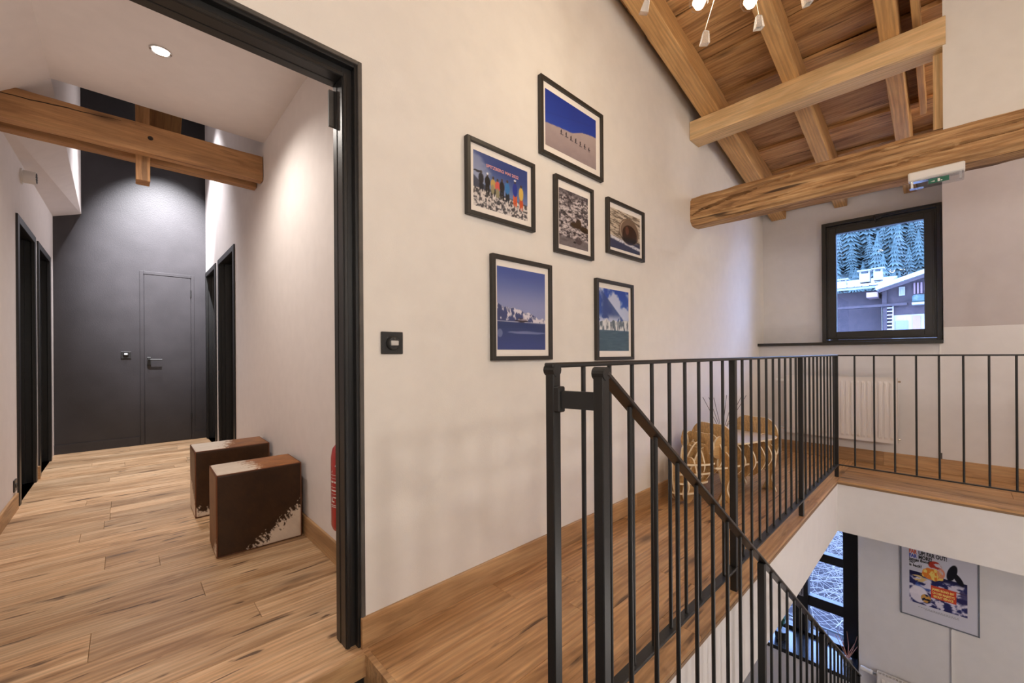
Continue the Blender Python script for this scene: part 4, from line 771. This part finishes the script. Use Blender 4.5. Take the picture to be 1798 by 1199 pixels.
def fn2(x, y, z, V):
    a, b_, top, fr, sd = hair(x, y, z, V, 1); e = .5*(fbm(a*8+15+b_*5, b_*5-a*5+40, 13)-.5)+.7*(fbm(a*30+b_*26+19, (b_-a)*9+60, 18, 3)-.5)
    w = np.zeros_like(x)
    w = np.where(top, sm(-.03, .03, (-.05-x)+.18*y+e*.8), w)
    w = np.where(fr & (V[:, 1] < 0), sm(-.03, .03, (-.70-z-.3*(x+1))+e*.8), w)
    w = np.where(sd & (V[:, 0] < 0), sm(-.03, .03, (y*.35-z-.20)+e*.8), w)
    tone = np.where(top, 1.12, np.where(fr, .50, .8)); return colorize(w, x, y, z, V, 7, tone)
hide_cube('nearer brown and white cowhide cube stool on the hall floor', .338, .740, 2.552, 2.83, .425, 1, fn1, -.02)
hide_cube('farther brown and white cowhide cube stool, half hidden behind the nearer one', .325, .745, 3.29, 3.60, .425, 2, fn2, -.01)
# =================================================================== PLYWOOD RHINO TABLE
rh = thing('rhino_table', 'slotted plywood rhinoceros side table behind the landing railing', 'table', (3.30, 1.115, 0), math.radians(165)); TH = .007; rh.scale = (.92, .92, .92)
def spl(pts, n=4):
    out = []; N = len(pts)
    for i in range(N):
        p0, p1, p2, p3 = [Vector((*pts[(i+k) % N], 0)) for k in (-1, 0, 1, 2)]
        for q_ in range(n):
            t = q_/n; v = .5*((2*p1)+(p2-p0)*t+(2*p0-5*p1+4*p2-p3)*t*t+(3*p1-p0-3*p2+p3)*t**3); out.append((v.x, v.y))
    return out
def plate(name, poly, ax, c_, parent=rh, smooth=True):
    P_ = spl(poly) if smooth else poly
    return MB().prism(P_, ax, c_-TH, c_+TH, 0, 1).build(name, [M_ply, M_plye], parent)
for y in (-.085, .085): plate('side_profile', [(-.45, .26), (-.47, .36), (-.40, .44), (-.28, .455), (-.1, .43), (.10, .43), (.24, .455), (.36, .44), (.40, .34), (.36, .25), (.2, .20), (0, .155), (-.2, .19), (-.33, .17)], 1, y)
leg = [(-.085, .34), (-.03, .41), (.05, .40), (.095, .30), (.065, .20), (.035, .12), (.04, .06), (.075, .0), (-.045, .0), (-.03, .07), (-.035, .14), (-.08, .22)]
for x in (.27, -.30):
    for y in (-.125, .125):
        plate('leg', [(x+(p if x > 0 else -p*.95), q_) for p, q_ in leg], 1, y); plate('leg_brace', [(y-.055, .0), (y-.02, .10), (y-.045, .2), (y-.05, .32), (y, .38), (y+.05, .32), (y+.045, .2), (y+.02, .10), (y+.055, .0), (y, .02)], 0, x+.01)
def ribp(hw, zb_, zt__): return [(0, zb_), (hw*.6, zb_+.02), (hw, (zb_+zt__)/2-.02), (hw*.95, zt__-.08), (hw*.6, zt__), (0, zt__+.004), (-hw*.6, zt__), (-hw*.95, zt__-.08), (-hw, (zb_+zt__)/2-.02), (-hw*.6, zb_+.02)]
for x, hw, zb_, zt_ in ((-.19, .20, .15, .43), (-.08, .215, .13, .43), (.04, .21, .13, .43), (.15, .20, .16, .43)): plate('rib', ribp(hw, zb_, zt_), 0, x)
for x, hw, zb_, zt_ in ((.25, .19, .20, .565), (.35, .155, .20, .50), (.42, .12, .16, .43), (-.31, .19, .18, .575), (-.41, .14, .20, .49)): plate('arch_rib', ribp(hw, zb_, zt_), 0, x)
plate('shelf', [(-.33, -.15), (.33, -.15), (.36, 0), (.33, .15), (-.33, .15), (-.38, 0)], 2, .265); 
MB().prism(spl([(-.27, -.20), (0, -.225), (.22, -.20), (.235, 0), (.22, .20), (0, .225), (-.27, .20), (-.29, 0)]), 2, .438, .450, 0, 1).build('table_top', [plain('white_table_top', (.72, .68, .66), .25), M_plye], rh)
plate('head_profile', [(.36, .42), (.44, .44), (.52, .37), (.60, .27), (.65, .25), (.695, .33), (.70, .22), (.685, .12), (.65, .04), (.58, .03), (.53, .11), (.45, .18), (.37, .22)], 1, 0.0)
for y in (-.055, .055): plate('cheek', [(.38, .40), (.47, .40), (.55, .30), (.62, .20), (.655, .10), (.62, .03), (.56, .05), (.50, .15), (.42, .19), (.37, .26)], 1, y)
for x, hw, zb_, zt_ in ((.47, .095, .16, .41), (.54, .085, .10, .34), (.61, .07, .04, .26)): plate('head_rib', ribp(hw, zb_, zt_), 0, x)
for z, x0_, x1_, hw in ((.30, .36, .60, .10), (.235, .38, .64, .095), (.17, .42, .67, .085), (.10, .52, .68, .07)): plate('head_plate', [(x0_, -hw), ((x0_+x1_)/2, -hw*1.05), (x1_, -hw*.4), (x1_+.01, 0), (x1_, hw*.4), ((x0_+x1_)/2, hw*1.05), (x0_, hw)], 2, z)
plate('horn', [(.60, .26), (.635, .30), (.66, .385), (.675, .30), (.67, .24)], 1, .012); plate('horn', [(.54, .33), (.56, .37), (.575, .42), (.59, .36), (.59, .30)], 1, -.012)
for y in (-.11, .11): plate('ear', [(y-.022, .40), (y-.03, .45), (y, .53), (y+.03, .45), (y+.022, .40)], 0, .43)
for y in (-1, 1): o = plate('shoulder_fin', [(.30, .44), (.34, .50), (.40, .47), (.43, .38), (.36, .34)], 1, y*.13)
plate('tail', [(-.46, .38), (-.50, .30), (-.50, .18), (-.48, .18), (-.475, .30), (-.44, .34)], 1, .0)
# reed diffuser on the table
rd = thing('reed_diffuser', 'clear glass reed diffuser with dark thin reeds on the rhinoceros table', 'diffuser', (3.20, 1.15, .4145))
q = MB()
for k in range(4):
    a = k*PI/2+.4; c1 = (.045*math.cos(a), .045*math.sin(a), 0); a2 = a+PI/2; c2 = (.045*math.cos(a2), .045*math.sin(a2), 0); q.tube([c1, (0, 0, .10)], .0018, 5).tube([c1, c2], .0018, 5)
q.build('wire_stand', M_blk, rd); MB().lathe([(.0, .003), (.028, .003), (.030, .01), (.028, .05), (.010, .065), (.009, .09), (.012, .092)], n=20).build('bottle', glass('clear_bottle', (.9, .9, .92), 1.5), rd, smooth=True)
for k, (dx, dy) in enumerate(((-.17, .07), (-.14, .04), (-.155, .0), (.10, -.05), (.14, -.09), (.09, .0), (.17, -.11))): MB().tube([(0, 0, .02), (dx, dy, .30)], .0016, 5).build('reed', plain('dark_reed', (.07, .035, .03), .7) if k == 0 else bpy.data.materials['dark_reed'], rd)
# lower sill: coral twigs, plant
tw = thing('twig_diffuser', 'orange twigs in a small white pot on the lower window sill', 'diffuser', (5.15, .70, -2.03)); MB().lathe([(.0, 0), (.035, 0), (.04, .03), (.03, .07), (.0, .07)], n=18).build('pot', M_wplas, tw, smooth=True)
for k in range(7):
    a = k*.9; MB().tube([(0, 0, .05), (.05*math.cos(a), .05*math.sin(a), .16), (.10*math.cos(a+.2), .10*math.sin(a+.2), .27)], [.004, .003, .002], 6).build('twig', plain('coral_twig', (.85, .42, .28), .6) if k == 0 else bpy.data.materials['coral_twig'], tw)
def plant(x, y, label, n, H, seed):
    rr = random.Random(seed); p = thing('potted_plant', label, 'plant', (x, y, -2.03)); MB().lathe([(.0, 0), (.05, 0), (.065, .09), (.055, .09), (.0, .08)], n=18).build('pot', M_bplas, p, smooth=True)
    for k in range(n):
        a = rr.uniform(0, 6.28); L = rr.uniform(.6, 1)*H; sp = rr.uniform(.03, .12); w = .014; vs = []; fs = []
        for i in range(6):
            t = i/5; c_ = Vector((math.cos(a)*sp*t*t*1.4, math.sin(a)*sp*t*t*1.4, .08+L*t-.05*t*t)); n_ = Vector((-math.sin(a), math.cos(a), 0))*w*math.sin(PI*(t*.9+.08)); vs += [c_-n_, c_+n_]
        for i in range(5): fs.append((2*i, 2*i+1, 2*i+3, 2*i+2))
        MB().add(vs, fs).build('leaf', M_leaf, p)
plant(5.12, 1.26, 'dark green leafy plant on the lower window sill behind the balusters', 18, .22, 5)
# =================================================================== OUTSIDE
MB().box(5.6, 160, -60, 90, -3.6, -3.4).build('ground', M_ground, kind='structure')
v = []; f_ = []; n = 30
for i in range(n+1):
    for j in range(n+1):
        x = 62+i*1.35; y = -60+j*5; v.append((x, y, -3.5+(x-62)*.95+2.5*noise1(x*.03+y*.05, 3)))
for i in range(n):
    for j in range(n): a = i*(n+1)+j; f_.append((a, a+n+1, a+n+2, a+1))
MB().add(v, f_).build('hillside', M_hill, kind='structure', smooth=True)
def conifer(seed):
    rr = random.Random(seed); m_ = MB(); n = 11; L = 13
    m_.tube([(0, 0, -.02), (0, 0, .95)], [.018, .004], 6, 1)
    for k in range(L):
        z = .10+.88*k/L; R = .20*(1-k/L)**.85*rr.uniform(.85, 1.15)+.012; k0 = len(m_.v); vs = [(0, 0, z+.11)]
        for j in range(2*n): a = PI*j/n+rr.uniform(-.1, .1)+k; r_ = R*(1 if j % 2 else .55)*rr.uniform(.8, 1.1); vs.append((r_*math.cos(a), r_*math.sin(a), z-(.035 if j % 2 else -.01)))
        m_.add(vs, [(0, 1+j, 1+(j+1) % (2*n)) for j in range(2*n)])
    me = bpy.data.meshes.new('conifer'); me.from_pydata(m_.v, [], m_.f); me.polygons.foreach_set('material_index', m_.m); me.materials.append(M_tree); me.materials.append(M_trunk); return me
TM = [conifer(s_) for s_ in (1, 2, 3, 4)]; rr = random.Random(77)
k = 0
for i in range(15):
    x = 63+i*2.5
    span = x*.26
    for j in range(16):
        y = -.05*x-1+(j+rr.uniform(-.4, .4))*(span+4)/15; xx = x+rr.uniform(-1.1, 1.1); z = -3.5+(xx-62)*.95+2.5*noise1(xx*.03+y*.05, 3)
        o = bpy.data.objects.new('conifer', TM[k % 4]); C.objects.link(o); s_ = rr.uniform(5.0, 9.5); o.location = (xx, y, z-.3); o.scale = (s_, s_, s_); o.rotation_euler = (0, 0, rr.uniform(0, 6)); k += 1
        tag(o, 'frosted blue-green conifer in the dense forest on the hillside beyond the chalet', 'tree', 'conifers on the hillside')
# chalet (40 m away, gable end to the right)
ch = thing('chalet', 'dark timber chalet with snowy slate roof seen through the upper window', 'building', (40, 3, -3.4))
def cw(mb): return mb
c0 = Vector((40, 3, -3.4))
def cb(name, mat, x0, x1, y0, y1, z0, z1, par=ch, ch_=0): return MB().box(x0-c0.x, x1-c0.x, y0-c0.y, y1-c0.y, z0-c0.z, z1-c0.z, ch=ch_).build(name, mat, par)
cb('wall', M_chalet, 40.6, 50, 3.15, 14, -3.4, 5.6); gw = MB().prism([(3.15-c0.y, 0), (-9-c0.y, 0), (-9-c0.y, 8.6), (-3.2-c0.y, 10.9), (3.15-c0.y, 9.0)], 0, -.4, 10).build('gable_wall', M_chalet, ch)
cb('lower_wall', M_stone, 39.52, 39.62, -6, 2.8, -3.4, 3.6)
# roof over the left wing: eave towards us, courses of slates
rf = MB().prism([(-.6, 9.20), (9, 11.05), (9, 10.9), (-.6, 9.05)], 1, .1, 12).build('roof', plain('dark_slate', (.16, .18, .22), .9), ch)
for c_ in range(7):
    n = 26
    for j in range(n): pass
sl_me = MB().box(-.235, .235, -.185, .185, -.025, .025, ch=.01).mesh('slate'); sl_me.materials.append(M_snow)
rr = random.Random(5); kk = 0
for c_ in range(8):
    for j in range(16):
        xx = -.45+c_*.48; o = bpy.data.objects.new('slate', sl_me); C.objects.link(o); o.parent = rf; o.location = (xx, .35+j*.42+(.21 if c_ % 2 else 0), 9.235+(xx+.6)*.1927+.05+rr.uniform(-.01, .02)); o.rotation_euler = (rr.uniform(-.02, .02), -.19-.06, rr.uniform(-.04, .04))
        kk += 1
# gable roof rising to the right
MB().prism([(3.55-c0.y, 9.05), (-3.2-c0.y, 11.35), (-9.5-c0.y, 9.2), (-9.5-c0.y, 9.0), (-3.2-c0.y, 11.05), (3.55-c0.y, 8.78)], 0, -1.6, 11).build('gable_roof', M_snow, ch)
MB().prism([(3.4-c0.y, 8.78), (-3.2-c0.y, 11.0), (-3.2-c0.y, 10.80), (3.4-c0.y, 8.58)], 0, -1.5, -1.35).build('barge_board', M_chalet, ch)
cb('beam_end', plain('pink_brown_timber', (.20, .12, .12), .8), 38.9, 40.6, 3.5, 4.1, 4.95, 5.3); cb('balcony_beam', M_chalet, 39.2, 39.7, 2.0, 12, 4.25, 4.42)
cb('corner_post', M_chalet, 39.4, 39.62, 3.05, 3.3, -3.4, 5.7)
wn = cb('window', M_stone, 39.45, 39.6, 2.12, 2.42, 4.95, 5.55); cb('pane', plain('dark_pane', (.10, .10, .16), .2), 39.42, 39.46, 2.20, 2.34, 5.02, 5.45, wn)
wn = cb('window', M_stone, 39.5, 39.6, 2.05, 2.20, 2.3, 3.55); cb('pane', bpy.data.materials['dark_pane'], 39.46, 39.5, 1.98, 2.6, 2.3, 3.2, wn)
for k in range(8): cb('shutter_slat', plain('grey_slat', (.24, .21, .22), .8) if k == 0 else bpy.data.materials['grey_slat'], 39.42, 39.50, 2.75, 3.25, 2.35+k*.25, 2.43+k*.25)
cb('shutter_post', bpy.data.materials['grey_slat'], 39.40, 39.5, 2.70, 2.76, 2.2, 4.3); cb('shutter_post', bpy.data.materials['grey_slat'], 39.40, 39.5, 3.26, 3.32, 2.2, 4.3)
cb('balcony_floor', M_stone, 38.8, 39.6, -2.5, 1.75, 4.22, 4.36); cb('vine', M_tree, 39.0, 39.5, .7, 1.75, 4.36, 4.9, ch_=.1)
for k in range(6): cb('curtain', plain('pinkish_panel', (.18, .10, .11), .8) if k == 0 else bpy.data.materials['pinkish_panel'], 39.5, 39.58, .75+k*.17, .84+k*.17, 5.0, 5.75)
cb('door', bpy.data.materials['pinkish_panel'], 39.46, 39.52, 1.35, 1.75, 2.2, 3.5)
for (y, w_, z0_) in ((5.72, .42, 9.45), (4.42, .62, 9.95), (3.66, .50, 10.0)):
    c_ = cb('chimney', M_stone, 41.0, 41.7, y-w_/2, y+w_/2, z0_-3.6, z0_-2.95); cb('cap', plain('dark_grey_cap', (.16, .17, .19), .7) if y > 5 else bpy.data.materials['dark_grey_cap'], 40.95, 41.75, y-w_/2-.12, y+w_/2+.12, z0_-2.78, z0_-2.66, c_)
    for dy in (-1, 1): cb('cap_leg', M_stone, 41.05, 41.15, y+dy*w_*.42-.05, y+dy*w_*.42+.05, z0_-2.96, z0_-2.77, c_)
# outside the lower window: balcony guard, snow ledge, thicket
gd = thing('outside_guard', 'thin metal guard outside the lower window', 'railing', (5.75, .9, -2.66))
q = MB().box(-.01, .01, -.35, 1.0, .0, .02).box(-.01, .01, -.35, 1.0, .56, .58); q.build('rail', M_blk, gd)
for k in range(9): MB().box(-.006, .006, -.34+k*.13, -.328+k*.13, .02, .56).build('bar', M_blk, gd)
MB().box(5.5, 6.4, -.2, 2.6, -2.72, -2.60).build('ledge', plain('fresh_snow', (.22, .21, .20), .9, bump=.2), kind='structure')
rr = random.Random(31); q = MB()
for k in range(4200):
    x = rr.uniform(7.4, 11.5); y = rr.uniform(-.2, 4.4)*(x/8.5); z = -3.5+(x-7.4)*.38+rr.uniform(0, 2.1); a = rr.uniform(0, 6.28); L = rr.uniform(.5, 1.6); up_ = rr.uniform(-.2, 1); p = Vector((x, y, z)); dd = Vector((math.cos(a)*.4, math.sin(a), up_)).normalized(); pts = [p]
    for i in range(4): dd = (dd+Vector((rr.uniform(-.3, .3), rr.uniform(-.4, .4), rr.uniform(-.4, .3)))).normalized(); p = p+dd*L/4; pts.append(p.copy())
    r0 = rr.uniform(.002, .007); q.tube(pts, [r0, r0*.8, r0*.6, r0*.45, r0*.25], 4, cap=False)
o = q.build('thicket', M_twig); tag(o, 'tangle of frosted bare branches outside the lower window', 'bush', kind='stuff')
MB().prism([(7.5, -3.4), (16, -3.4), (16, .2)], 1, -8, 16).build('bank', plain('purple_grey_bank', (.030, .024, .026), .95, bump=.6, bs=8, var=.5), kind='structure')
